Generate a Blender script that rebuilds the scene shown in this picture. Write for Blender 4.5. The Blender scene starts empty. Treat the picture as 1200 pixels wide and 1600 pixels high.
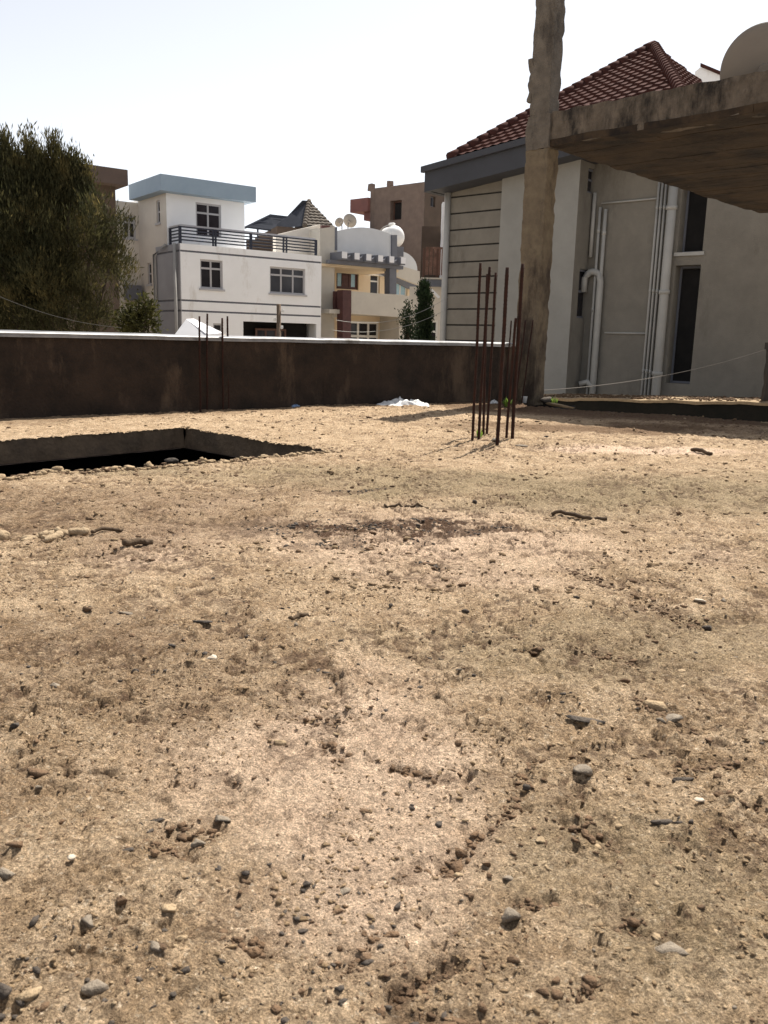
import bpy, math, random
import numpy as np
from mathutils import Vector, Matrix, noise as mnoise
random.seed(7); rng = np.random.default_rng(7)
SC = bpy.context.scene; COL = SC.collection
# ------------------------------------------------------------ camera, sky, sun, exposure
F = 1320.; PITCH = math.atan(270/1320); ROLL = math.radians(1.4); EYE = 0.8
sp, cp = math.sin(PITCH), math.cos(PITCH)
FW = Vector((0, cp, -sp)); _X = Vector((1, 0, 0)); _U = Vector((0, sp, cp))
CX = _X*math.cos(ROLL)+_U*math.sin(ROLL); CU = _U*math.cos(ROLL)-_X*math.sin(ROLL)
CAM = Vector((0, 0, EYE))
cd = bpy.data.cameras.new('camera'); cam = bpy.data.objects.new('camera', cd); COL.objects.link(cam)
cam.matrix_world = Matrix(((CX.x, CU.x, -FW.x, 0), (CX.y, CU.y, -FW.y, 0), (CX.z, CU.z, -FW.z, EYE), (0, 0, 0, 1)))
cd.sensor_fit = 'VERTICAL'; cd.sensor_height = 36; cd.sensor_width = 27; cd.lens = F/1600*36
cd.clip_start = .05; cd.clip_end = 3000
cd.dof.use_dof = True; cd.dof.focus_distance = 5.5; cd.dof.aperture_fstop = 15.0
SC.camera = cam
SUN_EL, SUN_AZ = math.radians(58), math.radians(28.4)       # azimuth from +Y towards +X
wd = bpy.data.worlds.new("World"); SC.world = wd; wd.use_nodes = True
nt = wd.node_tree; bg = nt.nodes['Background']
sky = nt.nodes.new('ShaderNodeTexSky'); sky.sky_type = 'NISHITA'; sky.sun_disc = False
sky.sun_elevation = SUN_EL; sky.sun_rotation = SUN_AZ; sky.air_density = 1.0; sky.dust_density = 5.0; sky.ozone_density = 1.0; sky.altitude = 2000
hsv = nt.nodes.new('ShaderNodeHueSaturation'); hsv.inputs['Saturation'].default_value = .24   # pale hazy sky
nt.links.new(sky.outputs[0], hsv.inputs['Color']); nt.links.new(hsv.outputs[0], bg.inputs[0]); bg.inputs[1].default_value = 0.073
sd = bpy.data.lights.new('sun', 'SUN'); so = bpy.data.objects.new('sun', sd); COL.objects.link(so)
sd.energy = 3.3; sd.angle = math.radians(.53); sd.color = (1, .94, .84)
sdir = Vector((math.sin(SUN_AZ)*math.cos(SUN_EL), math.cos(SUN_AZ)*math.cos(SUN_EL), math.sin(SUN_EL)))
so.rotation_euler = sdir.to_track_quat('Z', 'Y').to_euler(); so.location = (6, 10, 20)
vs = SC.view_settings; vs.view_transform = 'Standard'; vs.look = 'None'; vs.gamma = 1; vs.use_curve_mapping = False
vs.exposure = 1.4
SC.cycles.max_bounces = 6

# ------------------------------------------------------------ helpers
def ray(px, py): return (px-600)/F*CX-(py-800)/F*CU+FW
def gpt(px, py, z=0.):
    d = ray(px, py); return CAM+d*((z-EYE)/d.z)
def at(px, py, y):
    d = ray(px, py); return CAM+d*(y/d.y)
class Frame:
    def __init__(s, o, ang):
        s.o = Vector(o); s.ang = ang; s.R = Matrix.Rotation(ang, 3, 'Z'); s.I = s.R.transposed()
    def hit(s, px, py, ax, val):
        c = s.I@(CAM-s.o); d = s.I@ray(px, py); i = 'xyz'.index(ax)
        return c+d*((val-c[i])/d[i])
    def w(s, p): return s.o+s.R@Vector(p)
    def l(s, p): return s.I@(Vector(p)-s.o)
class MB:
    def __init__(s): s.v = []; s.f = []
    def add(s, vs, fs):
        n = len(s.v); s.v += [tuple(p) for p in vs]; s.f += [tuple(i+n for i in f) for f in fs]; return s
    def box(s, x0, x1, y0, y1, z0, z1, fn=None):
        p = [(x, y, z) for z in (z0, z1) for y in (y0, y1) for x in (x0, x1)]
        if fn: p = [fn(*q) for q in p]
        return s.add(p, [(0, 2, 3, 1), (4, 5, 7, 6), (0, 1, 5, 4), (2, 6, 7, 3), (0, 4, 6, 2), (1, 3, 7, 5)])
    def quad(s, a, b, c, d): return s.add([a, b, c, d], [(0, 1, 2, 3)])
    def prism(s, pts, off):
        n = len(pts); off = Vector(off); q = [Vector(p) for p in pts]; q += [p+off for p in q]
        return s.add(q, [tuple(range(n))[::-1], tuple(range(n, 2*n))]+[(i, (i+1) % n, (i+1) % n+n, i+n) for i in range(n)])
    def tube(s, pts, r, n=8, cap=True):
        pts = [Vector(p) for p in pts]; R = r if isinstance(r, (list, tuple)) else [r]*len(pts); vs = []; fs = []
        for i, p in enumerate(pts):
            t = (pts[min(i+1, len(pts)-1)]-pts[max(i-1, 0)]).normalized()
            a = t.orthogonal() if abs(t.z) > .9 else t.cross(Vector((0, 0, 1)))
            if abs(t.z) > .9: a = Vector((1, 0, 0))-t*t.x
            a.normalize(); b = t.cross(a)
            for k in range(n):
                w = 2*math.pi*k/n; vs.append(p+(a*math.cos(w)+b*math.sin(w))*R[i])
        for i in range(len(pts)-1):
            for k in range(n):
                fs.append((i*n+k, i*n+(k+1) % n, (i+1)*n+(k+1) % n, (i+1)*n+k))
        if cap: fs += [tuple(range(n))[::-1], tuple((len(pts)-1)*n+k for k in range(n))]
        return s.add(vs, fs)
    def lathe(s, prof, n=24, o=(0, 0, 0), axis=(0, 0, 1)):
        o = Vector(o); ax = Vector(axis).normalized(); a = ax.orthogonal().normalized(); b = ax.cross(a); vs = []; fs = []
        for r, h in prof:
            for k in range(n):
                w = 2*math.pi*k/n; vs.append(o+ax*h+(a*math.cos(w)+b*math.sin(w))*r)
        for i in range(len(prof)-1):
            for k in range(n): fs.append((i*n+k, i*n+(k+1) % n, (i+1)*n+(k+1) % n, (i+1)*n+k))
        return s.add(vs, fs)
    def rough(s, x0, x1, y0, y1, z0, z1, st, amp, sc=3., fn=None, seed=0.):
        """box with subdivided, unevenly worn faces and edges"""
        D = (x1-x0, y1-y0, z1-z0); N = [max(1, int(round(d/st))) for d in D]; L = (x0, y0, z0)
        for ax in range(3):
            u, w = [i for i in range(3) if i != ax]
            for side in (0, 1):
                vs = []
                for i in range(N[u]+1):
                    for j in range(N[w]+1):
                        p = [0, 0, 0]; p[ax] = L[ax]+D[ax]*side; p[u] = L[u]+D[u]*i/N[u]; p[w] = L[w]+D[w]*j/N[w]
                        q = Vector(p); k = Vector((q.x*sc+seed, q.y*sc, q.z*sc))
                        nv = Vector((mnoise.fractal(k, 1, 2, 4), mnoise.fractal(k+Vector((31, 5, 9)), 1, 2, 4), mnoise.fractal(k+Vector((7, 51, 3)), 1, 2, 4)))
                        e = sum(1 for t in range(3) if abs(q[t]-L[t]) < 1e-6 or abs(q[t]-L[t]-D[t]) < 1e-6)
                        cen = Vector((x0+x1, y0+y1, 0))*.5
                        q2 = q+nv*amp*(1 if e < 2 else 1.6)
                        if e >= 2:
                            inw = Vector((cen.x-q.x, cen.y-q.y, 0)); 
                            if inw.length > 1e-6 and inw.length < 1: q2 += inw.normalized()*amp*1.2*abs(nv.x+nv.z)
                        vs.append(fn(*q2) if fn else q2)
                W = N[w]+1
                s.add(vs, [(i*W+j, i*W+j+1, (i+1)*W+j+1, (i+1)*W+j) for i in range(N[u]) for j in range(N[w])])
        return s
    def obj(s, name, m, parent=None, smooth=False):
        me = bpy.data.meshes.new(name); me.from_pydata(s.v, [], s.f); me.materials.append(m)
        if smooth: me.shade_smooth()
        o = bpy.data.objects.new(name, me); COL.objects.link(o); o.parent = parent; return o
def nmesh(name, V, Fq, m, parent=None, smooth=False, attrs={}):
    """fast mesh from numpy: V (n,3), Fq (k,3|4)"""
    me = bpy.data.meshes.new(name); k = Fq.shape[1]
    me.vertices.add(len(V)); me.vertices.foreach_set('co', V.astype(np.float32).ravel())
    me.loops.add(Fq.size); me.loops.foreach_set('vertex_index', Fq.astype(np.int32).ravel())
    me.polygons.add(len(Fq)); me.polygons.foreach_set('loop_start', np.arange(0, Fq.size, k, dtype=np.int32))
    for n, a in attrs.items():
        t = me.attributes.new(n, 'FLOAT', 'POINT'); t.data.foreach_set('value', a.astype(np.float32))
    me.update(calc_edges=True); me.validate()
    if smooth: me.shade_smooth()
    me.materials.append(m); o = bpy.data.objects.new(name, me); COL.objects.link(o); o.parent = parent; return o
def tag(o, label, cat, group=None):
    o['label'] = label; o['category'] = cat
    if group: o['group'] = group
    return o
def thing(name, label, cat, loc=(0, 0, 0), rotz=0., group=None):
    o = bpy.data.objects.new(name, None); COL.objects.link(o); o.empty_display_size = .2
    o.location = loc; o.rotation_euler = (0, 0, rotz); return tag(o, label, cat, group)
def structure(o): o['kind'] = 'structure'; return o
def stuff(o): o['kind'] = 'stuff'; return o

# ------------------------------------------------------------ materials
def mat(name, c1, c2=None, scale=3., rough=.85, bump=.0, bscale=40., c3=None, s3=1.2, t3=.55, metal=0., spec=.3, streak=0., contrast=.15):
    m = bpy.data.materials.new(name); m.use_nodes = True; t = m.node_tree; N = t.nodes; L = t.links
    b = N['Principled BSDF']; b.inputs['Roughness'].default_value = rough; b.inputs['Metallic'].default_value = metal
    b.inputs['Specular IOR Level'].default_value = spec
    def rgb(c): return (c[0], c[1], c[2], 1)
    tc = N.new('ShaderNodeTexCoord'); src = tc.outputs['Object']
    if c2 is None: b.inputs['Base Color'].default_value = rgb(c1); out = None
    else:
        n = N.new('ShaderNodeTexNoise'); n.inputs['Scale'].default_value = scale; n.inputs['Detail'].default_value = 8; n.inputs['Roughness'].default_value = .65
        L.new(src, n.inputs['Vector'])
        r = N.new('ShaderNodeMapRange'); r.inputs[1].default_value = .5-contrast; r.inputs[2].default_value = .5+contrast; L.new(n.outputs[0], r.inputs[0])
        x = N.new('ShaderNodeMix'); x.data_type = 'RGBA'; x.inputs[6].default_value = rgb(c1); x.inputs[7].default_value = rgb(c2); L.new(r.outputs[0], x.inputs[0]); out = x.outputs[2]
        if c3:
            mp = N.new('ShaderNodeMapping'); L.new(src, mp.inputs[0]); mp.inputs['Scale'].default_value = (1, 1, .35 if streak else 1); mp.inputs['Location'].default_value = (3, 1, 7)
            n3 = N.new('ShaderNodeTexNoise'); n3.inputs['Scale'].default_value = s3; n3.inputs['Detail'].default_value = 7; n3.inputs['Roughness'].default_value = .7; L.new(mp.outputs[0], n3.inputs['Vector'])
            r3 = N.new('ShaderNodeMapRange'); r3.inputs[1].default_value = t3; r3.inputs[2].default_value = t3+.14; L.new(n3.outputs[0], r3.inputs[0])
            y = N.new('ShaderNodeMix'); y.data_type = 'RGBA'; L.new(out, y.inputs[6]); y.inputs[7].default_value = rgb(c3); L.new(r3.outputs[0], y.inputs[0]); out = y.outputs[2]
        L.new(out, b.inputs['Base Color'])
    if bump:
        nb = N.new('ShaderNodeTexNoise'); nb.inputs['Scale'].default_value = bscale; nb.inputs['Detail'].default_value = 6; L.new(src, nb.inputs['Vector'])
        bp = N.new('ShaderNodeBump'); bp.inputs['Strength'].default_value = min(1, bump); bp.inputs['Distance'].default_value = .02; L.new(nb.outputs[0], bp.inputs['Height']); L.new(bp.outputs[0], b.inputs['Normal'])
    return m
M = {}
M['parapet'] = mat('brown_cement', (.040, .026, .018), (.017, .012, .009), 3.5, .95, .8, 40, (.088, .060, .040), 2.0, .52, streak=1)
M['ledge_shade'] = mat('shade_black_wall', (.014, .012, .009), (.008, .008, .006), 4, .95, .6, 30)  # near-black colour paints the shade in the gap below the ledge top
M['coping'] = mat('coping_metal', (.30, .30, .31), (.19, .19, .195), 4, .5, .2, 8, (.10, .09, .08), 3, .58, metal=.75)
M['column'] = mat('column_concrete', (.18, .142, .094), (.112, .086, .06), 6., .95, .9, 45, (.045, .032, .024), 2.6, .50, streak=1)
M['column_top'] = mat('old_concrete', (.155, .132, .108), (.095, .081, .067), 6, .95, .9, 45, (.04, .033, .028), 2.8, .5, streak=1)
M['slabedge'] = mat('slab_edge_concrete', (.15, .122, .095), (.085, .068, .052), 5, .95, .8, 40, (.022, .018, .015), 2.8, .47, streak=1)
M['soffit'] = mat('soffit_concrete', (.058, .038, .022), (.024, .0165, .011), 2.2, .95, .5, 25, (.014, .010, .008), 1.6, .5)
M['rebar'] = mat('rusty_steel', (.042, .014, .008), (.020, .009, .006), 18, .9, .5, 120)
M['white'] = mat('white_plaster', (.89, .89, .895), (.84, .84, .84), 1.2, .9, .1, 30, (.66, .63, .59), 1.1, .58, streak=1)
M['beige'] = mat('beige_plaster', (.66, .61, .54), (.58, .53, .47), 1.0, .9, .1, 30, (.44, .4, .36), .5, .6, streak=1)
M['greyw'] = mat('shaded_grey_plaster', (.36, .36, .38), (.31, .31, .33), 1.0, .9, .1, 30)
M['cream'] = mat('cream_plaster', (.72, .58, .40), (.66, .52, .36), 1.2, .9, .1, 30)
M['stone'] = mat('stone_plaster', (.56, .52, .45), (.50, .46, .40), 1.5, .9, .2, 40)
M['pale'] = mat('pale_grey_plaster', (.62, .63, .64), (.56, .57, .58), 1.2, .9, .1, 30)
M['bluegrey'] = mat('bluegrey_fascia', (.29, .37, .45), (.26, .34, .42), 1.5, .6, 0)
M['slate'] = mat('slate_paint', (.16, .165, .19), (.13, .135, .155), 2, .7, .1)
M['taupe'] = mat('taupe_render', (.222, .203, .172), (.185, .168, .143), 2.5, .92, .5, 50, (.135, .12, .10), .9, .56, streak=1)
M['taupelight'] = mat('pale_taupe_render', (.30, .292, .27), (.255, .248, .23), 1.2, .92, .35, 60)
M['groove'] = mat('dark_joint', (.035, .032, .03))
M['fascia'] = mat('charcoal_fascia', (.05, .052, .062), (.042, .043, .05), 2, .6)
M['redtile'] = mat('red_roof_tile', (.078, .033, .027), (.052, .024, .021), 5, .9, .2, 30, (.055, .024, .02), 3, .56, spec=.05)
M['greytile'] = mat('grey_roof_tile', (.12, .10, .08), (.07, .058, .05), 5, .9, .2, 30)
M['slatetile'] = mat('dark_roof_sheet', (.05, .054, .066), (.04, .043, .053), 3, .9, spec=.03)
M['pipe'] = mat('pvc_pipe', (.42, .41, .385), (.36, .35, .33), 2, .6)
M['navy'] = mat('navy_iron', (.028, .032, .05), None, rough=.5)
M['railtop'] = mat('steel_rail', (.5, .5, .52), None, rough=.35, metal=.8)
M['glass'] = mat('dark_glass', (.018, .017, .02), (.03, .028, .032), 2., .12, spec=.35)
M['glass2'] = mat('grey_glass', (.06, .062, .07), (.045, .046, .055), 1.5, .15, spec=.4)
M['void'] = mat('dark_interior', (.012, .011, .011), (.02, .018, .017), 3, .95)
M['frame'] = mat('window_frame', (.45, .44, .45), None, rough=.5)
M['framew'] = mat('white_window_frame', (.74, .72, .68), None, rough=.5)
M['brownframe'] = mat('brown_frame', (.10, .05, .035), None, rough=.5)
M['curtain'] = mat('pale_blue_curtain', (.42, .60, .70), (.34, .52, .63), 14, .8)
M['wine'] = mat('wine_tile', (.10, .042, .038), (.07, .03, .028), 7, .5)
M['block'] = mat('bare_block_wall', (.21, .155, .125), (.16, .118, .098), 2.5, .95, .5, 25, (.10, .08, .07), .8, .58, streak=1)
M['pinkslab'] = mat('reddish_slab', (.24, .11, .095), (.19, .09, .08), 2, .9)
M['tank'] = mat('white_tank', (.78, .77, .75), (.70, .69, .68), 2.5, .5)
M['dish'] = mat('beige_dish', (.20, .17, .14), (.17, .145, .12), 1.5, .7)
M['dishlight'] = mat('pale_dish', (.30, .265, .23), None, rough=.6)
M['rusty'] = mat('rusty_sheet', (.20, .11, .08), (.11, .065, .05), 5, .8, .3, 20, (.3, .22, .18), 6, .58)
M['darkwall'] = mat('dark_brown_wall', (.10, .072, .055), (.075, .055, .043), 1.5, .9, .3, 20)
M['darkslab'] = mat('brown_roof_slab', (.115, .085, .072), (.09, .067, .058), 1.5, .9, .2, 20)
M['bark'] = mat('bark', (.08, .055, .035), (.05, .035, .024), 8, .95, .6, 30)
M['juniper'] = mat('juniper_leaf', (.072, .064, .025), (.034, .036, .016), .9, .9, c3=(.17, .135, .052), s3=2.2, t3=.52)
M['cypress'] = mat('cypress_leaf', (.022, .038, .014), (.014, .025, .01), 2, .85)
M['bush'] = mat('bush_leaf', (.075, .07, .02), (.035, .038, .012), 3, .8)
M['weed'] = mat('weed_leaf', (.20, .28, .05), (.12, .20, .035), 20, .6)
M['wood'] = mat('weathered_wood', (.16, .11, .075), (.10, .07, .05), 9, .9, .5, 40)
M['stick'] = mat('dry_stick', (.11, .075, .045), (.06, .04, .026), 14, .95, .5, 80)
M['plastic'] = mat('white_plastic_sheet', (.72, .71, .70), (.6, .6, .6), 9, .5)
M['blue'] = mat('blue_plastic', (.12, .22, .42), (.3, .38, .5), 30, .5)
M['sheet'] = mat('white_roof_sheet', (.78, .78, .8), None, rough=.5)
M['wire'] = mat('wire', (.20, .18, .16), None, rough=.6)
M['wiredark'] = mat('dark_wire', (.04, .035, .03), None, rough=.7)
M['earth'] = mat('street_earth', (.44, .38, .31), (.36, .31, .25), .6, .95, .4, 12)
M['soil'] = mat('soil_crumb', (.24, .165, .095), (.16, .108, .06), 30, .95, .5, 120)
M['stonegrey'] = mat('grey_stone', (.25, .205, .155), (.13, .105, .08), 40, .85, .5, 120)
M['stonedark'] = mat('dark_stone', (.085, .068, .054), (.05, .04, .033), 30, .9, .5, 120)
M['stonebrown'] = mat('brown_stone', (.17, .105, .06), (.10, .062, .036), 30, .95, .6, 120)
M['stonepale'] = mat('pale_stone', (.37, .272, .168), (.27, .195, .118), 25, .95, .5, 120)
M['stonelight'] = mat('root_skin', (.41, .31, .20), (.25, .18, .11), 30, .9, .5, 90, (.16, .11, .065), 16, .58)
M['stonewhite'] = mat('white_stone', (.52, .45, .36), (.42, .35, .27), 25, .9, .4, 120)
def leafy(m, f=.35):
    t = m.node_tree; b = t.nodes['Principled BSDF']; out = t.nodes['Material Output']; tr_ = t.nodes.new('ShaderNodeBsdfTranslucent'); mx = t.nodes.new('ShaderNodeMixShader'); mx.inputs[0].default_value = f
    src = b.inputs['Base Color'].links
    if src: t.links.new(src[0].from_socket, tr_.inputs['Color'])
    t.links.new(b.outputs[0], mx.inputs[1]); t.links.new(tr_.outputs[0], mx.inputs[2]); t.links.new(mx.outputs[0], out.inputs['Surface'])
for k_ in ('juniper', 'bush', 'weed', 'cypress'): leafy(M[k_], .4 if k_ != 'cypress' else .2)
def ground_mat():
    m = bpy.data.materials.new('dusty_concrete'); m.use_nodes = True; t = m.node_tree; N = t.nodes; L = t.links; b = N['Principled BSDF']
    b.inputs['Roughness'].default_value = .95; b.inputs['Specular IOR Level'].default_value = .15
    tc = N.new('ShaderNodeTexCoord'); src = tc.outputs['Object']
    def noise(s, d=8, r=.65, off=0):
        mp = N.new('ShaderNodeMapping'); L.new(src, mp.inputs[0]); mp.inputs['Location'].default_value = (off, off*.7, off*.3)
        n = N.new('ShaderNodeTexNoise'); n.inputs['Scale'].default_value = s; n.inputs['Detail'].default_value = d; n.inputs['Roughness'].default_value = r; L.new(mp.outputs[0], n.inputs['Vector']); return n.outputs[0]
    def rng_(x, a, c):
        n = N.new('ShaderNodeMapRange'); n.inputs[1].default_value = a; n.inputs[2].default_value = c; L.new(x, n.inputs[0]); return n.outputs[0]
    def mix(f, a, c):
        n = N.new('ShaderNodeMix'); n.data_type = 'RGBA'; L.new(f, n.inputs[0])
        for k, v in ((6, a), (7, c)):
            if isinstance(v, tuple): n.inputs[k].default_value = (*v, 1)
            else: L.new(v, n.inputs[k])
        return n.outputs[2]
    def attr(nm):
        n = N.new('ShaderNodeAttribute'); n.attribute_name = nm; return n.outputs['Fac']
    def mul(a, c):
        n = N.new('ShaderNodeMath'); n.operation = 'MULTIPLY'; L.new(a, n.inputs[0])
        if isinstance(c, float): n.inputs[1].default_value = c
        else: L.new(c, n.inputs[1])
        return n.outputs[0]
    c = mix(rng_(noise(1.7), .35, .65), (.385, .282, .18), (.31, .22, .135))
    c = mix(rng_(noise(9, off=3), .42, .62), c, (.50, .38, .255))
    lo_ = rng_(noise(2.3, 6, .7, off=51), .47, .66)
    c = mix(mul(rng_(noise(60, 6, .7, off=9), .52, .62), lo_), c, (.085, .052, .028))
    c = mix(mul(rng_(noise(150, 4, .7, off=43), .56, .63), .7), c, (.09, .058, .034))
    c = mix(rng_(noise(95, 4, .7, off=19), .58, .66), c, (.60, .49, .36))
    c = mix(mul(attr('pink'), .8), c, (.64, .485, .365))
    c = mix(mul(attr('moss'), .75), c, (.245, .195, .12))
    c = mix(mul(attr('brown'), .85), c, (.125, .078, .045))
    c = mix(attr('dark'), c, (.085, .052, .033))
    c = mix(mul(rng_(noise(22, 5, .7, off=31), .57, .66), lo_), c, (.12, .08, .05))
    for sc_, off_, lo__, hi__ in ((38, 61, .86, 1.14), (110, 67, .76, 1.28), (300, 71, .64, 1.4)):
        mr = N.new('ShaderNodeMapRange'); mr.inputs[1].default_value = .36; mr.inputs[2].default_value = .64; mr.inputs[3].default_value = lo__; mr.inputs[4].default_value = hi__; L.new(noise(sc_, 3, .6, off=off_), mr.inputs[0])
        hv = N.new('ShaderNodeHueSaturation'); L.new(c, hv.inputs['Color']); L.new(mr.outputs[0], hv.inputs['Value']); c = hv.outputs[0]
    hv = N.new('ShaderNodeHueSaturation'); L.new(c, hv.inputs['Color']); hv.inputs['Value'].default_value = 1.13; hv.inputs['Saturation'].default_value = 1.05; hv.inputs['Hue'].default_value = .497; c = hv.outputs[0]
    L.new(c, b.inputs['Base Color'])
    n1 = noise(70, 8, .75, off=5); n2 = noise(260, 4, .7, off=15)
    ad = N.new('ShaderNodeMath'); ad.operation = 'ADD'; L.new(n1, ad.inputs[0]); L.new(mul(n2, .35), ad.inputs[1])
    bp = N.new('ShaderNodeBump'); bp.inputs['Strength'].default_value = 1.; bp.inputs['Distance'].default_value = .026; L.new(ad.outputs[0], bp.inputs['Height']); L.new(bp.outputs[0], b.inputs['Normal'])
    return m
M['ground'] = ground_mat()

# ------------------------------------------------------------ numpy noise
def _h(ix, iy, seed):
    h = (ix.astype(np.int64)*374761393+iy.astype(np.int64)*668265263+seed*974634777) & 0xffffffff
    h = ((h ^ (h >> 13))*1274126177) & 0xffffffff; h = h ^ (h >> 16); return (h & 0xffffff)/float(0xffffff)
def vn(x, y, seed=0):
    ix = np.floor(x); iy = np.floor(y); fx = x-ix; fy = y-iy; fx = fx*fx*(3-2*fx); fy = fy*fy*(3-2*fy)
    a = _h(ix, iy, seed); b = _h(ix+1, iy, seed); c = _h(ix, iy+1, seed); d = _h(ix+1, iy+1, seed)
    return (a*(1-fx)+b*fx)*(1-fy)+(c*(1-fx)+d*fx)*fy
def fb(x, y, o=4, seed=0, g=.5):
    s = 0; a = 1; t = 0
    for i in range(o): s = s+a*vn(x*2**i+i*17.3, y*2**i-i*9.1, seed+i); t += a; a *= g
    return s/t
def ss(a, b, x): t = np.clip((x-a)/(b-a), 0, 1); return t*t*(3-2*t)
def seg(x, y, a, b):
    dx, dy = b[0]-a[0], b[1]-a[1]; t = np.clip(((x-a[0])*dx+(y-a[1])*dy)/(dx*dx+dy*dy+1e-9), 0, 1)
    return np.hypot(x-a[0]-t*dx, y-a[1]-t*dy)
# gouges and crumbling seams in the floor: end points, half width, depth, how dark the crumbs in it are
GOUGE = []
for a, b, w, dp, dk in [((618, 1548), (705, 1500), .014, .016, .75), ((640, 1360), (715, 1335), .02, .007, .5), ((700, 1345), (790, 1270), .022, .008, .45), ((790, 1275), (830, 1190), .02, .006, .35),
        ((990, 1095), (1075, 1150), .03, .008, .45), ((1000, 940), (1090, 985), .05, .009, .5), ((880, 890), (960, 920), .06, .007, .45), ((900, 1020), (1000, 1040), .02, .006, .4),
        ((470, 1125), (545, 1130), .03, .006, .5), ((505, 1160), (530, 1190), .02, .005, .4), ((250, 1305), (350, 1300), .03, .005, .35), ((230, 1335), (290, 1345), .02, .005, .35),
        ((615, 1200), (700, 1225), .012, .006, .5), ((820, 1412), (870, 1405), .012, .008, .6), ((980, 1440), (1040, 1470), .02, .006, .35), ((1130, 1250), (1195, 1270), .02, .006, .4),
        ((640, 1590), (740, 1590), .02, .01, .6), ((360, 1470), (410, 1480), .02, .005, .3), ((880, 1560), (930, 1530), .02, .005, .3), ((800, 1025), (860, 1020), .01, .006, .5),
        ((540, 1520), (610, 1440), .015, .004, .25), ((890, 1290), (960, 1325), .02, .006, .4), ((1050, 1215), (1150, 1195), .025, .006, .4)]:
    GOUGE.append((gpt(*a), gpt(*b), w, dp, dk))
PATCH = [((510, 823), (685, 820), .15, 1.), ((708, 834), (800, 828), .07, .9), ((400, 822), (470, 830), .14, .55), ((520, 770), (600, 764), .05, .6), ((470, 850), (560, 846), .09, .5), ((655, 885), (690, 886), .04, .7), ((640, 850), (680, 845), .06, .5)]
PATCH = [(gpt(*a), gpt(*b), w, k) for a, b, w, k in PATCH]
def crust(x, y):
    wx = x+(fb(x*5, y*5, 2, 8)-.5)*.1; wy = y+(fb(x*5, y*5, 2, 9)-.5)*.1
    c = fb(wx*6.5, wy*6.5, 6, 3, .64); e = ss(.44, .6, fb(x*.9+4, y*.9, 4, 31, .6)+.05*ss(-.4, .8, x/(.5+.25*np.abs(y)))); return c, e, wx, wy
def gmask(x, y):
    dark = np.zeros_like(x); n = fb(x*9, y*9, 5, 40, .6); n2 = fb(x*45, y*45, 3, 50, .6)
    for a, b, w, k in PATCH:
        d = seg(x, y, a, b)/w; dark = np.maximum(dark, k*ss(.62, .42, d*.42+(n-.5)*1.1+.12)*ss(.26, .42, n2))
    for a, b, w, dp, dk in GOUGE:
        d = seg(x, y, a, b)/w; dark = np.maximum(dark, dk*ss(1.6, .3, d+(n-.5)*3.2)*ss(.38, .5, n2))
    dark0 = dark; c, er, _a, _b = crust(x, y); ck = np.abs(fb(_a*3.3, _b*3.3, 5, 4, .55)-.5); dark = .75*ss(.0075, .002, ck)*ss(.47, .6, fb(x*1.1, y*1.1, 2, 5)); dark = np.maximum(dark, 0*x); dark_ = dark; dark = np.maximum(dark_, dark0); dark = np.maximum(dark, .85*er*ss(.475, .445, c)*ss(.36, .43, c)*ss(.35, .5, n2)); dark = np.maximum(dark, .5*er*ss(.45, .38, c)*ss(.44, .54, n2))
    dark = np.maximum(dark, .7*er*ss(.022, .006, np.abs(c-.565))*ss(.45, .6, n2))
    pc = gpt(640, 850); pink = .75*ss(1.15, .35, np.hypot((x-pc.x)/1.15, (y-pc.y-.1)/.85)+(fb(x*2.2, y*2.2, 4, 60)-.5)*1.2)
    pc2 = gpt(540, 1180); pink = np.maximum(pink, .7*ss(1.2, .3, np.hypot((x-pc2.x)/.38, (y-pc2.y)/.55)+(fb(x*3.5, y*3.5, 4, 61)-.5)*1.5)); pc3 = gpt(1000, 705); pink = np.maximum(pink, .9*ss(1.1, .35, np.hypot((x-pc3.x)/1.1, (y-pc3.y)/.3)+(fb(x*3, y*3, 4, 62)-.5)*1.2))
    mc = gpt(960, 770); moss = ss(1.2, .3, np.hypot((x-mc.x)/2.2, (y-mc.y)/.8)+(fb(x*2, y*2, 4, 70)-.5)*1.4)
    m2 = gpt(480, 745); moss = np.maximum(moss, .8*ss(1.2, .3, np.hypot((x-m2.x)/1.6, (y-m2.y)/.5)+(fb(x*2, y*2, 4, 71)-.5)*1.4))
    m3 = gpt(1000, 1010); moss = np.maximum(moss, .6*ss(1.2, .4, np.hypot((x-m3.x)/.8, (y-m3.y)/.3)+(fb(x*3, y*3, 4, 72)-.5)*1.4))
    m4 = gpt(1080, 1440); moss = np.maximum(moss, .6*ss(1.2, .35, np.hypot((x-m4.x)/.3, (y-m4.y)/.4)+(fb(x*4, y*4, 4, 73)-.5)*1.5))
    bc = gpt(950, 668); brown = ss(1.1, .3, np.hypot((x-bc.x)/2.2, (y-bc.y)/.7)+(fb(x*2, y*2, 4, 80)-.5)*1.4)
    b2 = gpt(80, 800); brown = np.maximum(brown, .5*ss(1.1, .3, np.hypot((x-b2.x)/1.6, (y-b2.y)/.9)+(fb(x*2, y*2, 4, 81)-.5)*1.4))
    ln_ = left_of(x, y, E0, Eend)/(Eend-E0).length; dark = np.maximum(dark, .75*ss(-1.1, -.2, ln_+(fb(x*3, y*3, 4, 87)-.5)*.8)*(x > E0.x-.3)); sl = ln_+1.5; brown = np.maximum(brown, ss(.2, .9, sl+(fb(x*2, y*2, 4, 85)-.5)*.9)*(x > NC.x-1.3)*.95); wl_ = np.minimum(seg(x, y, W0, WK), seg(x, y, WK, WE)); brown = np.maximum(brown, .6*ss(.7, .1, wl_+(fb(x*3, y*3, 4, 86)-.5)*.6))  # slab side: edge dirt and moss, painted darker to deepen the slab's cast shadow
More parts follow.
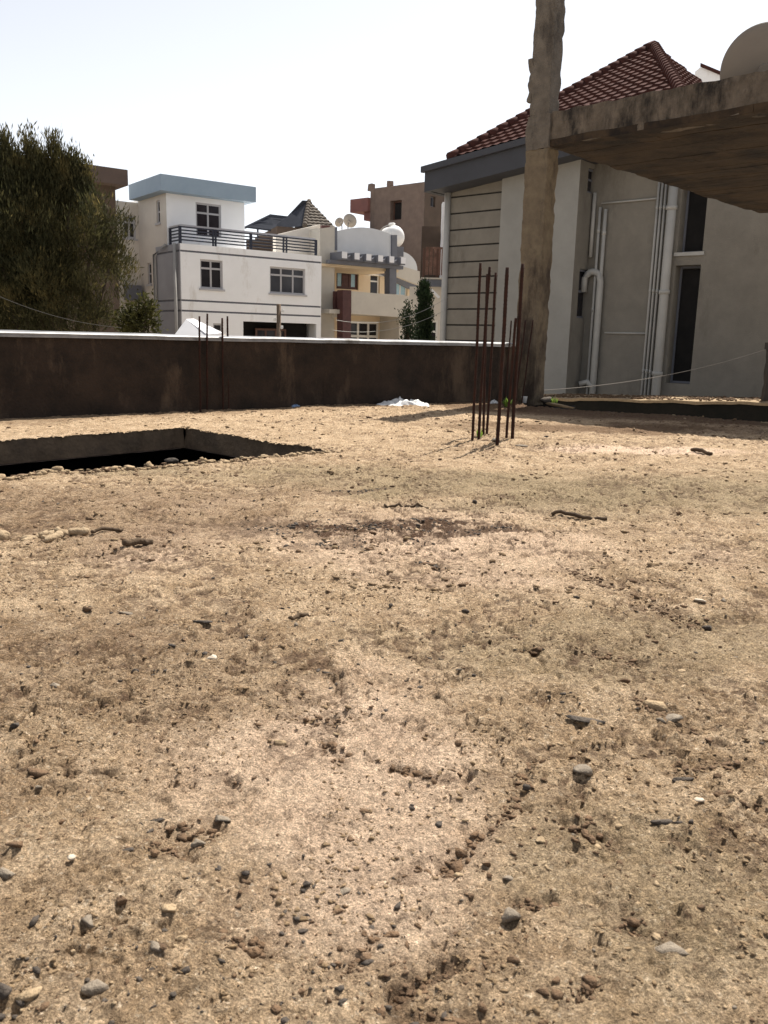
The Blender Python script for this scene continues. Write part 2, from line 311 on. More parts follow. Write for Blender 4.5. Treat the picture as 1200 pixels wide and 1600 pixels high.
    b3 = gpt(60, 1050); brown = np.maximum(brown, .4*ss(1.1, .3, np.hypot((x-b3.x)/.6, (y-b3.y)/.6)+(fb(x*3, y*3, 4, 82)-.5)*1.4))
    return dark, pink, moss, brown
def lumps(x, y, cell, seed, prob):
    u = x/cell+(fb(x/cell*1.3, y/cell*1.3, 2, seed+5)-.5)*.9; v = y/cell+(fb(x/cell*1.3, y/cell*1.3, 2, seed+7)-.5)*.9; iu = np.floor(u); iv = np.floor(v); out = np.zeros_like(x)
    for du in (-1, 0, 1):
        for dv in (-1, 0, 1):
            a, b = iu+du, iv+dv; k = _h(a, b, seed) < prob; r = .12+.42*_h(a, b, seed+3)**2
            d2 = (u-a-_h(a, b, seed+1))**2+(v-b-_h(a, b, seed+2))**2; out = np.maximum(out, np.where(k, np.sqrt(np.maximum(r*r-d2, 0)), 0))
    return out*cell
def gh(x, y):
    z = (fb(x*.5, y*.5, 3, 1)-.5)*.03+(fb(x*2.6, y*2.6, 4, 2)-.5)*.018
    c, er, wx, wy = crust(x, y); rt = ss(-.6, .9, x+(fb(x*1.3, y*1.3, 2, 30)-.5)*1.5)
    z += (ss(.455, .475, c)*.0075+ss(.56, .575, c)*.005)*(.15+1.*er)
    r = np.abs(fb(wx*3.3, wy*3.3, 5, 4, .55)-.5); z -= .011*ss(.012, .002, r)*ss(.42, .6, fb(x*1.1, y*1.1, 2, 5))
    z += (fb(x*26, y*26, 4, 6, .62)-.5)*.019*(.6+.5*rt)
    cl = .35+.65*ss(.36, .6, fb(x*2.3, y*2.3, 4, 21, .6)); z += lumps(x, y, .045, 200, .3)*.42*cl+lumps(x, y, .021, 300, .55)*.5*cl
    z -= .010*ss(.42, .27, fb(x*30, y*30, 3, 22, .6))*cl; z -= .005*ss(.28, .1, vn(x*48, y*48, 12))*ss(.4, .6, fb(x*3, y*3, 2, 13))
    z += (vn(x*120, y*120, 14)-.5)*.0042
    n = fb(x*9, y*9, 5, 40, .6)
    for a, b, w, dp, dk in GOUGE:
        d = seg(x, y, a, b)/w; z -= dp*ss(1.5, .2, d+(n-.5)*3.)
    return z
def gh1(x, y): return float(gh(np.array([x]), np.array([y]))[0])
def on(px, py):
    p = gpt(px, py); p.z = gh1(p.x, p.y); return p

# ------------------------------------------------------------ ground beyond, terrace floor
m = MB(); m.quad((-400, -400, -3.2), (400, -400, -3.2), (400, 700, -3.2), (-400, 700, -3.2)); structure(m.obj('street_ground', M['earth']))
W0 = gpt(-330, 672); W0 = gpt(0, 655)+(gpt(0, 655)-gpt(505, 634))*.55; WK = gpt(505, 634); WE = gpt(797, 627)
WA = gpt(0, 655); WK = Vector((WA.x+(WK.x-WA.x), WK.y, 0))
NC = gpt(833, 628); SA = math.radians(-44); S = Frame(NC, SA)          # column's near corner; x along the slab front, y back under it
Eend = S.w((6.5, .95, 0)); E0 = S.w((.5, -.85, 0)); E1 = S.w((.45, .36, 0)); E0b = S.w((-.45, .45, 0))
def left_of(x, y, a, b): return (b.x-a.x)*(y-a.y)-(b.y-a.y)*(x-a.x)
hA, hB, hC = gpt(-40, 700), gpt(288, 669), gpt(521, 705); hD = gpt(-330, 800)          # floor opening: hB far corner, hC right corner
hd = (hC-hB); hA = hB+(gpt(0, 690)-hB)*1.6; hD = hC+(gpt(0, 749)-hC)*1.5
HO = [hA, hB, hC, hD]
def in_hole(x, y, j=0.):
    r = np.ones_like(x, bool)
    for i in range(4): r &= left_of(x, y, HO[i], HO[(i+1) % 4])+j < 0
    return r
def axis_pts(breaks):
    out = [breaks[0][0]]
    for (a, s0), (b, s1) in zip(breaks[:-1], breaks[1:]):
        while out[-1] < b-1e-9:
            t = (out[-1]-a)/(b-a); out.append(out[-1]+s0+(s1-s0)*t)
    return np.array(out)
xs = axis_pts([(0, .0042), (.62, .0042), (1.6, .0095), (3.5, .024), (6.6, .07)]); xs = np.concatenate([-xs[:0:-1], xs])
ys = axis_pts([(-1.2, .08), (.55, .02), (.72, .0038), (1.4, .0048), (3, .0115), (6, .026), (13.5, .045)])
X, Y = np.meshgrid(xs, ys); nx = len(xs); ny = len(ys)
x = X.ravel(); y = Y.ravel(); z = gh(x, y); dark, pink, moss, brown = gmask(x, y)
xc = (X[:-1, :-1]+X[1:, 1:])*.5; yc = (Y[:-1, :-1]+Y[1:, 1:])*.5
keep = ~in_hole(xc.ravel(), yc.ravel(), (fb(xc*14, yc*14, 4, 90).ravel()-.5)*.16)
keep &= ~((left_of(xc, yc, W0, WK) > .25) | ((left_of(xc, yc, WK, WE) > .1) & (xc > WK.x))).ravel()
keep &= ~((left_of(xc, yc, E0, Eend) > (fb(xc*8, yc*8, 4, 91)-.5)*.5) & (xc > E0.x)).ravel()
keep &= ~((xc > NC.x-.6) & (left_of(xc, yc, S.w((-.6, .36, 0)), S.w((5, .36, 0))) > 0)).ravel()
keep &= ~((xc > WE.x) & (left_of(xc, yc, WE, E0b) > 0)).ravel()
idx = np.arange(nx*ny).reshape(ny, nx)
Q = np.stack([idx[:-1, :-1].ravel(), idx[:-1, 1:].ravel(), idx[1:, 1:].ravel(), idx[1:, :-1].ravel()], 1)[keep]
us = np.zeros(nx*ny, bool); us[Q.ravel()] = True; remap = np.cumsum(us)-1
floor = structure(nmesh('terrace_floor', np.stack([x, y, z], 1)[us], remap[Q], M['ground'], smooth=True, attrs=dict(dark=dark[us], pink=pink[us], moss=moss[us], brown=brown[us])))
M['openside'] = mat('opening_side_concrete', (.15, .105, .068), (.09, .064, .043), 5, .95, .7, 30, (.075, .055, .04), 3, .56)
m = MB()
for i in range(4):                                                       # thickness of the slab inside the opening, with a ragged top
    a, b = HO[i], HO[(i+1) % 4]; L_ = (b-a).length; n = int(L_/.04); nrm = Vector((-(b-a).y, (b-a).x, 0)).normalized()
    vsx = []
    for k in range(n+1):
        p = a+(b-a)*k/n; j = mnoise.fractal(Vector((p.x*9, p.y*9, 3)), 1, 2, 4)*.03
        for h in (gh1(p.x, p.y)+.004, -.05, -.11, -.17):
            q = p+nrm*(j+.01+mnoise.noise(Vector((p.x*14, p.y*14, h*14)))*.018); vsx.append((q.x, q.y, h-(.03*abs(j)*20 if h > -.05 else 0)))
    m.add(vsx, [(k*4+t, k*4+t+1, k*4+t+5, k*4+t+4) for k in range(n) for t in range(3)])
o = m.obj('opening_side', M['openside'], floor, True)
m = MB()                                                                 # the dark storey below the floor
base = [Vector((-6.6, -1.2, 0)), Vector((6.6, -1.2, 0)), Eend, E0, E1, E0b, WE, WK, W0+(W0-WK)*.8]
for i in range(len(base)):
    a, b = base[i], base[(i+1) % len(base)]; m.quad((a.x, a.y, -.03), (b.x, b.y, -.03), (b.x, b.y, -3.2), (a.x, a.y, -3.2))
m.add([(p.x, p.y, -3.15) for p in base], [tuple(range(len(base)))])
m.obj('storey_wall', M['void'], floor)
m = MB()                                                                 # slab underside around the opening (ring)
big = [Vector((-6.6, -1.2, 0)), Vector((6.6, -1.2, 0)), Vector((6.6, 12.5, 0)), Vector((-6.6, 12.5, 0))]
m.add([(p.x, p.y, -.24) for p in [Vector((hD.x-.5, -1.2, 0)), hD, hC, hB, hA]], [])
ring_o = [Vector((-6.6, 3, 0)), Vector((-1, 12, 0)), Vector((2.5, 8, 0)), Vector((-1, 0, 0))]
for i in range(4):
    a, b, c, d = ring_o[i], ring_o[(i+1) % 4], HO[(i+1) % 4], HO[i]
    if i == 0: pass
    m.quad((a.x, a.y, -.175), (b.x, b.y, -.175), (c.x, c.y, -.175), (d.x, d.y, -.175))
m.obj('slab_underside', M['block'], floor)

# ------------------------------------------------------------ parapet wall with metal coping
wl = thing('parapet_wall', 'long low brown cement wall with shiny metal coping along the far side of the terrace', 'wall', WK)
def lo(p): return Vector(p)-WK
def walldir(a, b):
    d = (b-a).normalized(); return d, Vector((-d.y, d.x, 0))
for a, b in ((W0+(W0-WK)*.8, WK), (WK, WE)):
    d, n = walldir(a, b); L_ = (b-a).length
    def fn(u, v, z, a=a, d=d, n=n): return lo(a)+d*u+n*v+Vector((0, 0, z))
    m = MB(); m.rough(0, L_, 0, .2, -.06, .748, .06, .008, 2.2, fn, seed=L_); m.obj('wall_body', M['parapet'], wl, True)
    npc = max(1, round(L_/2.2))
    for k in range(npc):
        u0 = L_*k/npc+(.002 if k else 0); u1 = L_*(k+1)/npc+(.03 if k < npc-1 else 0); up = .002*(k % 2)
        prof = [(-.035, .738), (-.036, .754), (-.030, .757), (-.032, .774), (-.024, .783), (-.008, .787), (.1, .795), (.235, .797), (.235, .73)]
        m = MB(); vsx = []; nu = 14
        for i in range(nu+1):
            u = u0+(u1-u0)*i/nu
            for v, zz in prof:
                vsx.append(fn(u, v, zz+up+.004*mnoise.noise(Vector((u*1.7, v*3, k*3)))))
        P = len(prof); m.add(vsx, [(i*P+t, i*P+t+1, (i+1)*P+t+1, (i+1)*P+t) for i in range(nu) for t in range(P-1)])
        m.obj('coping_sheet', M['coping'], wl, False)
ep = Frame(gpt(793, 627), math.radians(31))
m = MB(); m.rough(-.06, .07, -.04, .2, -.05, .74, .05, .01, 5, lambda a, b, c: lo(ep.w((a, b, c)))); m.obj('end_pier', M['parapet'], wl, True)
pp = thing('drain_pipe', 'thin pale pipe standing upright between the end of the low wall and the concrete column', 'pipe', gpt(792, 625))
MB().tube([(0, 0, -.05), (.02, .0, .4), (.045, 0, .76)], .018, 8).obj('tube', M['pipe'], pp, True)

# ------------------------------------------------------------ concrete frame: column and overhead slab
cf = thing('unfinished_building', 'bare unfinished concrete storey, a stained column carrying the corner of a thick overhead slab', 'unfinished building', NC, SA)
MB().rough(-.35, 0, 0, .25, -.05, 3.30, .045, .009, 7, seed=3).obj('column', M['column'], cf, True)
MB().rough(-.355, .01, -.01, .255, 3.30, 3.72, .045, .009, 7, seed=9).obj('beam_joint', M['column_top'], cf, True)
m = MB(); m.rough(-.33, -.02, 0.0, .24, 3.72, 6.5, .045, .010, 7, seed=5); m.rough(-.375, -.31, .0, .23, 3.9, 4.42, .04, .02, 6, seed=8); m.obj('upper_column', M['column_top'], cf, True)
m = MB(); m.rough(.012, 4.6, .03, .30, 3.33, 3.735, .05, .013, 4, seed=12); m.rough(-.06, .2, .29, 7.3, 3.34, 3.70, .06, .012, 4, seed=14); m.obj('slab_edge', M['slabedge'], cf, True)
MB().box(.2, 4.6, .3, 7.3, 3.40, 3.70).obj('slab', M['slabedge'], cf)
yy = .02; k = 0
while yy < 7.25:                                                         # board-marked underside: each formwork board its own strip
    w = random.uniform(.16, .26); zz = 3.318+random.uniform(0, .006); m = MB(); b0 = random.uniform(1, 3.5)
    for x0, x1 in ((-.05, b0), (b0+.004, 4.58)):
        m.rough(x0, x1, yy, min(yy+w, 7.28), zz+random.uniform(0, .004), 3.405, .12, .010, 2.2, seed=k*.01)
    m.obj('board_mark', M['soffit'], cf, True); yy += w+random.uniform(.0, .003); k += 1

# ------------------------------------------------------------ starter bars
def bar(top, base, r, label, group, dz=0.):
    B = gpt(*base); T = at(top[0], top[1], B.y+dz); o = thing('starter_bar', label, 'rebar', B, 0, group)
    m = MB(); T = T-B; n = 22; pts = []
    for i in range(n+1):
        t = -.05+(1.05)*i/n; pts.append(T*t+Vector((mnoise.noise(Vector((B.x*7, t*3, 1)))*.006, mnoise.noise(Vector((B.x*7, t*3, 5)))*.006, 0)))
    rr = [r*(1.0+.10*(i % 2)) for i in range(n+1)]
    m.tube(pts, rr, 8); m.obj('bar', M['rebar'], o, True)
    m = MB()                                                             # ribs of the deformed bar
    Ln = T.length; q = T.normalized(); a = q.orthogonal().normalized()
    for i in range(int(Ln/.03)):
        c = T*(i*.03/Ln); t = i*.03/Ln*1.0
        off = Vector((mnoise.noise(Vector((B.x*7, t*3, 1)))*.006, mnoise.noise(Vector((B.x*7, t*3, 5)))*.006, 0))
        m.tube([c+off-q*.003, c+off+q*.003], r*1.2, 6, True)
    stuff(m.obj('rib', M['rebar'], o))
    return o
G1 = 'rusty starter bars standing in the cluster in front of the column'
for tp, bs, r, lb in [((751, 411), (738, 691), .0105, 'leftmost tall rusty bar of the cluster before the column'), ((765, 417), (747, 688), .011, 'second tall rusty bar from the left in the cluster before the column'),
        ((761.5, 428), (755, 681), .0105, 'tall rusty bar crossing behind the second one in the cluster before the column'), ((775, 426), (761, 679), .0105, 'slightly shorter rusty bar right of the crossed pair before the column'),
        ((793, 418), (777, 697), .0135, 'thick rusty bar standing alone in the middle of the cluster, nearest the camera'), ((806, 497), (791, 688), .0105, 'rusty bar cut lower than its neighbours at right of the cluster'),
        ((817, 412), (800, 688), .0135, 'rightmost thick rusty bar of the cluster, passing before the column')]:
    bar(tp, bs, r, lb, G1)
G2 = 'thin starter bars at the foot of the column'
for tp, bs, lb in [((798.5, 501), (789, 634), 'thin short rusty bar left of the column foot'), ((821, 500), (805, 634), 'thin short rusty bar before the left face of the column'), ((833, 500), (815, 632), 'thin short rusty bar right against the column face')]:
    bar(tp, bs, .0085, lb, G2)
G3 = 'starter bars standing before the low brown wall'
for tp, bs, lb in [((311.5, 494), (313, 643), 'leftmost thin bar of the four before the low brown wall'), ((323.5, 490), (323.5, 642), 'tallest thin bar, second of the four before the low brown wall'),
        ((347.5, 497), (348.5, 641), 'third thin bar of the four before the low brown wall'), ((355.5, 494), (357, 640), 'rightmost thin bar of the four before the low brown wall')]:
    bar(tp, bs, .0095, lb, G3)

# ------------------------------------------------------------ building kit
def wallq(m, fn, a0, a1, z0, z1, ops=(), rev=.12, grooves=(), gd=.05):
    A = sorted({a0, a1, *[v for o in ops for v in o[:2] if a0 < v < a1]}); Z = sorted({z0, z1, *[v for o in ops for v in o[2:4] if z0 < v < z1], *[v for g in grooves for v in g]})
    for i in range(len(A)-1):
        for j in range(len(Z)-1):
            ca, cz = (A[i]+A[i+1])/2, (Z[j]+Z[j+1])/2
            if any(o[0] < ca < o[1] and o[2] < cz < o[3] for o in ops): continue
            d = gd if any(g[0] < cz < g[1] for g in grooves) else 0
            m.quad(fn(A[i], d, Z[j]), fn(A[i+1], d, Z[j]), fn(A[i+1], d, Z[j+1]), fn(A[i], d, Z[j+1]))
    for o in ops:
        b0, b1, c0, c1 = max(o[0], a0), min(o[1], a1), max(o[2], z0), min(o[3], z1)
        for p, q in (((b0, c0), (b1, c0)), ((b1, c0), (b1, c1)), ((b1, c1), (b0, c1)), ((b0, c1), (b0, c0))):
            m.quad(fn(p[0], 0, p[1]), fn(q[0], 0, q[1]), fn(q[0], rev, q[1]), fn(p[0], rev, p[1]))
    for g in grooves:
        for zz in g: m.quad(fn(a0, 0, zz), fn(a1, 0, zz), fn(a1, gd, zz), fn(a0, gd, zz))
    return m
def window(parent, fn, op, cols=2, transom=.3, d=.1, fr=.06, fm='frame', gm='glass', sill=True, gms=None):
    a0, a1, z0, z1 = op; m = MB(); dm = d-.05
    m.box(a0, a0+fr, dm, d, z0, z1, fn); m.box(a1-fr, a1, dm, d, z0, z1, fn); m.box(a0+fr, a1-fr, dm, d, z0, z0+fr, fn); m.box(a0+fr, a1-fr, dm, d, z1-fr, z1, fn)
    zt = z1-(z1-z0)*transom if transom else z1-fr
    if transom: m.box(a0+fr, a1-fr, dm+.004, d, zt-fr/2, zt+fr/2, fn)
    cs = [a0+(a1-a0)*k/cols for k in range(cols+1)]
    for c in cs[1:-1]:
        m.box(c-fr/2, c+fr/2, dm+.008, d, z0+fr, zt-fr/2 if transom else z1-fr, fn)
        if transom: m.box(c-fr/2, c+fr/2, dm+.008, d, zt+fr/2, z1-fr, fn)
    w = m.obj('window', M[fm], parent)
    if sill: MB().box(a0-.06, a1+.06, -.06, d-.05, z0-.07, z0-.002, fn).obj('sill', M[fm], w)
    rows = [(z0+fr, zt-fr/2)]+([(zt+fr/2, z1-fr)] if transom else [])
    for ri, (r0, r1) in enumerate(rows):
        for k in range(cols):
            g = gms[(ri*cols+k) % len(gms)] if gms else gm
            MB().box(cs[k]+fr*.4, cs[k+1]-fr*.4, d-.025+random.uniform(0, .006), d-.012, r0-.01, r1+.01, fn).obj('pane', M[g], w)
    return w
def FR(y): return lambda a, d, z: (a, y+d, z)                # front wall at local y, inward +y
def SDL(x): return lambda a, d, z: (x+d, a, z)               # wall facing -x
def SDR(x): return lambda a, d, z: (x-d, a, z)               # wall facing +x
def ab(fr, p0, p1, ax, val, key):                            # two picture corners -> opening on a wall plane
    a = fr.hit(*p0, ax, val); b = fr.hit(*p1, ax, val); u = [getattr(a, key), getattr(b, key)]; v = [a.z, b.z]
    return (min(u), max(u), min(v), max(v))
def tiles(m, A, B, C, D, course=.34, wave=.26, up=.035):
    """tiled slope: eave A->B, top edge D->C (D over A, C over B; may coincide)"""
    A, B, C, D = map(Vector, (A, B, C, D)); n = (B-A).cross(D-A); n.normalize()
    if n.z < 0: n = -n
    ev = (B-A).normalized(); sl = max((D-A).length*.0+abs(((D+C)/2-(A+B)/2-ev*ev.dot((D+C)/2-(A+B)/2)).length), .1); nc = max(2, int(sl/course)); vsx = []; rows = []
    for i in range(nc):
        for t, h in ((.0, 1.), (.5, .55), (.97, .05)): rows.append(((i+t)/nc, h))
    nu = min(220, max(20, int((B-A).length/wave*6)))
    for t, h in rows:
        l = A.lerp(D, t); r = B.lerp(C, t)
        for k in range(nu+1):
            p = l.lerp(r, k/nu); u = (p-A).dot(ev); vsx.append(p+n*(h*up+.012*math.sin(u/wave*2*math.pi)))
    W = nu+1; m.add(vsx, [(i*W+k, i*W+k+1, (i+1)*W+k+1, (i+1)*W+k) for i in range(len(rows)-1) for k in range(nu)])
def hip_caps(parent, mt, P, Q, n, r=.11):
    P, Q = Vector(P), Vector(Q)
    for k in range(n):
        a = P.lerp(Q, k/n); b = P.lerp(Q, (k+1.08)/n); MB().tube([a, a.lerp(b, .5), b], [r*1.15, r*1.05, r*.92], 8).obj('ridge_tile', mt, parent, True)

# ------------------------------------------------------------ taupe house with the red tile roof (right)
_o = at(699, 400, 24.3); G = Frame((_o.x, _o.y, -3.2), math.radians(-41))
g = thing('taupe_house', 'tall taupe rendered house with grooved corner panel, outside pipes and red tile roof', 'house', G.o, G.ang)
hg = lambda px, py, ax='y', v=0.: G.hit(px, py, ax, v)
xa = hg(699, 400).x; xb = hg(783, 400).x; ytop = 9.4
zs = [(G.hit(708, a, 'y', 0).z+G.hit(781, b, 'y', 0).z)/2 for a, b in ((311.4, 297), (337.5, 323.7), (362.9, 350.6), (388, 376.7), (412.8, 403.6), (435.5, 428.7), (460, 455.7), (484.5, 480.8), (509, 506.9))]
ze = hg(783, 262, 'y', -.6).z; zf = hg(664, 262, 'y', -.6).z
MB().box(xa, xb, .04, .3, 0, ze+.3).obj('wall_core', M['groove'], g)
ze2 = zs[0]+(zs[0]-zs[1])*1.0
zz = [ze2]+zs; step = (zs[0]-zs[-1])/8
while zz[-1] > .3: zz.append(zz[-1]-step)
for k in range(len(zz)-1):
    MB().box(xa+.02, xb-.0, 0, .045, zz[k+1]+.022, zz[k]-.022).obj('cladding_panel', M['taupe'], g)
MB().box(xa, xb, 0, .05, ze2+.02, ze+.3).obj('top_band', M['taupe'], g)
MB().tube([(xa-.02, -.05, 0), (xa-.02, -.05, ze2+.3)], .085, 10).obj('downpipe', M['pipe'], g, True)
xc = hg(905, 290, 'y', -.12).x; yr = None
p_ = G.hit(927, 300, 'x', xc); yr = p_.y
m = MB(); wallq(m, FR(-.12), xb, xc, 0, ze+.3); m.quad((xb, -.12, 0), (xb, .1, 0), (xb, .1, ze+.3), (xb, -.12, ze+.3)); m.obj('pilaster', M['taupelight'], g)
ops = [ab(G, (906, 420), (917, 498), 'x', xc, 'y'), ab(G, (920, 262), (929, 304), 'x', xc, 'y')]
m = MB(); wallq(m, SDR(xc), -.12, yr, 0, ze+.3, ops); m.obj('return_wall', M['taupe'], g)
for o_ in ops: window(g, SDR(xc), o_, 1, .45, .1, .05, 'slate', 'glass', False)
xe = hg(1330, 500, 'y', yr).x
ops = [ab(G, (1067, 290), (1097.5, 393), 'y', yr, 'x'), ab(G, (1052, 415), (1090, 601), 'y', yr, 'x')]
o1 = ops[0]; o2 = (o1[0]+.0, o1[1], ops[1][2], ops[1][3]); ops = [o1, o2]
m = MB(); wallq(m, FR(yr), xc, xe, 0, ze+.3, ops, .35); m.obj('wall', M['taupe'], g)
for o_ in ops: window(g, FR(yr), o_, 1, .0, .34, .05, 'slate', 'void', False)
MB().box(o1[0]-.05, o1[1]+.05, yr-.05, yr+.02, o1[2]-.08, o1[2]).obj('sill', M['pipe'], g)
MB().box(o1[0]-.22, o1[0]-.10, yr-.05, yr, 0, ze).obj('wall_rib', M['taupelight'], g)
m = MB(); m.box(xa, xe, 8, 8.2, 0, ze+.3); m.box(xa, xa+.2, .3, 8, 0, ze+.3); m.box(xe-.2, xe, yr+.01, 8, 0, ze+.3); m.obj('back_wall', M['taupe'], g)
def gp(px, py, off=.07): return Vector(G.hit(px, py, 'y', yr-off))
def vpipe(px, py0, py1, r, off=.07):
    a = gp(px, py0, off); m = MB(); b = gp(px, py1, off); zb = b.z; m.tube([(a.x, a.y, a.z), (a.x, a.y, (a.z+zb)/2), (a.x, a.y, 0)], r, 10)
    z_ = a.z-.6
    while z_ > .5: m.tube([(a.x, a.y, z_), (a.x, a.y, z_+.09)], r*1.25, 10); z_ -= 1.9
    m.obj('pipe', M['pipe'], g, True); return a
vpipe(1053, 285, 615, .105, .12)
for px in (1030, 1035.5, 1041.5): vpipe(px, 285, 615, .028, .05)
a = gp(946.5, 327); vpipe(946.5, 327, 610, .045); b = gp(938, 318); vpipe(938, 324, 610, .035)
a = gp(938, 440, .1); p0 = gp(914, 425, .1); arc = [Vector((a.x, a.y, 0)), Vector((a.x, a.y, a.z-.3))]
rad = (a.x-p0.x)/2
for k in range(9): t = math.pi*k/8; arc.append(Vector((p0.x+rad+rad*math.cos(t), a.y, a.z+rad*math.sin(t)*1.1)))
arc.append(Vector((p0.x, a.y, a.z-.25))); MB().tube(arc, .085, 10).obj('bent_pipe', M['pipe'], g, True)
a = gp(924, 302, .05); MB().tube([(a.x+.1, a.y, a.z), (a.x+.1, a.y, gp(924, 402).z)], .05, 8).obj('pipe', M['pipe'], g, True)
a = gp(940, 318, .045); b = gp(1030, 309, .045); MB().tube([a, (b.x, b.y, a.z)], .022, 6).obj('conduit', M['pipe'], g, True)
a = gp(945, 520, .045); b = gp(1010, 520, .045); MB().tube([a, (b.x, b.y, a.z)], .022, 6).obj('conduit', M['pipe'], g, True)
a = gp(928, 608, .1); b = gp(905, 600, .25); MB().tube([a, a.lerp(b, .5)+Vector((0, 0, .12)), b], .07, 8).obj('bent_pipe', M['pipe'], g, True)
# roof
YE = -.75; Ae = G.hit(664, 262, 'y', YE); Be = G.hit(1066, 150, 'y', YE); zE = (Ae.z+Be.z)/2
hs = (Be.x-Ae.x)/2
tx = (Ae.x+Be.x)/2; ap = G.hit(1022, 67, 'x', tx)
def ez(x): return Ae.z+(Be.z-Ae.z)*(x-Ae.x)/(Be.x-Ae.x)               # the eave climbs slightly to the right
zE = Ae.z
print('roof', Ae, Be, ap)
yb = YE+2*(ap.y-YE); Ab = Vector((Ae.x, yb, Ae.z)); Bb = Vector((Be.x, yb, Be.z))
fz = .62
ef = lambda x, y, z: (x, y, ez(x)+z)
m = MB(); m.box(Ae.x, Be.x, YE, YE+.12, -fz, 0, ef); m.box(Ae.x, Ae.x+.12, YE+.12, yb, -fz, 0, ef); m.box(Be.x-.12, Be.x, YE+.12, yb, -fz, 0, ef); m.obj('fascia', M['fascia'], g)
MB().box(Ae.x+.1, Be.x-.1, YE+.1, yb, -fz+.02, -fz+.1, ef).obj('eave_soffit', M['fascia'], g)
MB().box(Ae.x-.05, Be.x+.05, YE-.12, YE-.002, -.13, .02, ef).obj('gutter', M['fascia'], g)
up = Vector((0, 0, .03))
tl_ = G.hit(702, 252, 'y', YE).x; At = Vector((tl_, YE, ez(tl_))); Abt = Vector((tl_, yb, ez(tl_))); ap = ap-Vector((0, 0, .12))
MB().box(Ae.x+.01, tl_+.3, YE+.01, yb, -.10, .0, ef).obj('eave_board', M['fascia'], g)
for nm, P, Q_ in (('front', At, Be), ('right', Be, Bb), ('left', Abt, At), ('back', Bb, Abt)):
    m = MB(); tiles(m, P+up, Q_+up, ap+up, ap+up, .36, .26, .055); stuff(m.obj('roof_tile', M['redtile'], g, False))
hip_caps(g, M['redtile'], Be+up*2, ap+up*2, 22, .13); hip_caps(g, M['redtile'], At+up*2, ap+up*2, 22, .13)
q = G.hit(905, 150, 'y', YE-.2)                                        # little projecting hip over the pilaster
qa = Vector((q.x-1.0, YE-.35, ez(q.x-1))); qb = Vector((q.x+1.0, YE-.35, ez(q.x+1))); qt = Vector((q.x, YE+.9, q.z)); slope_y = YE+1.8
m = MB(); tiles(m, qa+up, qb+up, qt+up, qt+up, .3, .26); m.add([qb+up, qt+up, Vector((qb.x, slope_y, qt.z))], [(0, 1, 2)]); m.add([qa+up, qt+up, Vector((qa.x, slope_y, qt.z))], [(0, 1, 2)]); stuff(m.obj('porch_tile', M['redtile'], g))
hip_caps(g, M['redtile'], qb+up*2, qt+up*2, 6, .1); hip_caps(g, M['redtile'], qa+up*2, qt+up*2, 6, .1)
fl = G.hit(683, 277, 'y', YE+.3); 
m = MB(); m.box(Ae.x-.45, Ae.x+.1, YE+1.2, YE+1.32, zE-.42, zE-.36); m.obj('gutter_bracket', M['sheet'], g)

# white gable of a further house peeping over the slab
_p = at(1098, 118, 40); wg = thing('white_gable', 'white plastered gable end peeping over the slab beside the red roof', 'gable', (_p.x, _p.y, -3.2), math.radians(-41))
fwg = Frame((_p.x, _p.y, -3.2), math.radians(-41)); c = [fwg.hit(*p, 'y', 0) for p in ((1084, 128), (1086, 112), (1094, 105), (1121, 112), (1140, 118), (1140, 140), (1084, 140))]
c[-1].z = 0; c[-2].z = 0; MB().prism(c, (0, 5, 0)).obj('wall', M['white'], wg)
a = fwg.hit(1094, 104, 'y', -.1); b = fwg.hit(1142, 124, 'y', -.1); MB().prism([a, a+Vector((0, 0, .15)), b+Vector((0, 0, .15)), b], (0, 5.4, 0)).obj('roof_edge', M['redtile'], wg)

# ------------------------------------------------------------ white house with blue-grey roof slab
_o = at(283, 450, 33.); Wf = Frame((_o.x, _o.y, -3.2), math.radians(37))
w = thing('white_house', 'white plastered house with a railed roof terrace and blue-grey flat roof', 'house', Wf.o, Wf.ang)
H = Wf.hit; x1 = H(502, 450, 'y', 0).x; zt = (H(282, 382, 'y', 0).z+H(494, 397.5, 'y', 0).z)/2
def gro(a, b): z_ = (H(*a, 'y', 0).z+H(*b, 'y', 0).z)/2; return (z_-.035, z_+.035)
grv = [gro((286, 388.8), (500, 409)), gro((285, 469), (500, 479.5)), gro((286, 485), (500, 494.5))]
grv = [(min(a, zt-.3), min(b, zt-.23)) for a, b in grv]
ops = [ab(Wf, (312.5, 404.5), (348.5, 452.5), 'y', 0, 'x'), ab(Wf, (421.6, 416), (477, 461), 'y', 0, 'x'), ab(Wf, (380, 502), (494, 560), 'y', 0, 'x'), ab(Wf, (333, 505), (349, 545), 'y', 0, 'x')]
ops[0] = (ops[0][0], ops[0][1], ops[0][2], ops[0][3])
m = MB(); wallq(m, FR(0), 0, x1, 0, zt, ops, .15, grv); m.quad((0, 0, zt), (x1, 0, zt), (x1, .25, zt), (0, .25, zt)); m.quad((0, .25, zt-.3), (x1, .25, zt-.3), (x1, 9, zt-.3), (0, 9, zt-.3)); m.quad((0, .25, zt), (x1, .25, zt), (x1, .25, zt-.3), (0, .25, zt-.3)); m.quad((x1, 0, 0), (x1, 9, 0), (x1, 9, zt), (x1, 0, zt)); m.obj('front_wall', M['white'], w)
for g_ in grv: MB().box(.02, x1-.02, .028, .049, g_[0]+.002, g_[1]-.002).obj('joint', M['slate'], w)
window(w, FR(0), ops[0], 2, .3, .12, .07, 'frame', 'glass'); window(w, FR(0), ops[1], 3, .3, .12, .07, 'frame', 'glass2')
MB().box(ops[2][0], ops[2][1], .8, .9, 0, ops[2][3]+.2).obj('garage_back', M['void'], w)
MB().box(ops[2][0], ops[2][1], .14, .8, ops[2][3], ops[2][3]+.15).obj('garage_ceiling', M['void'], w)
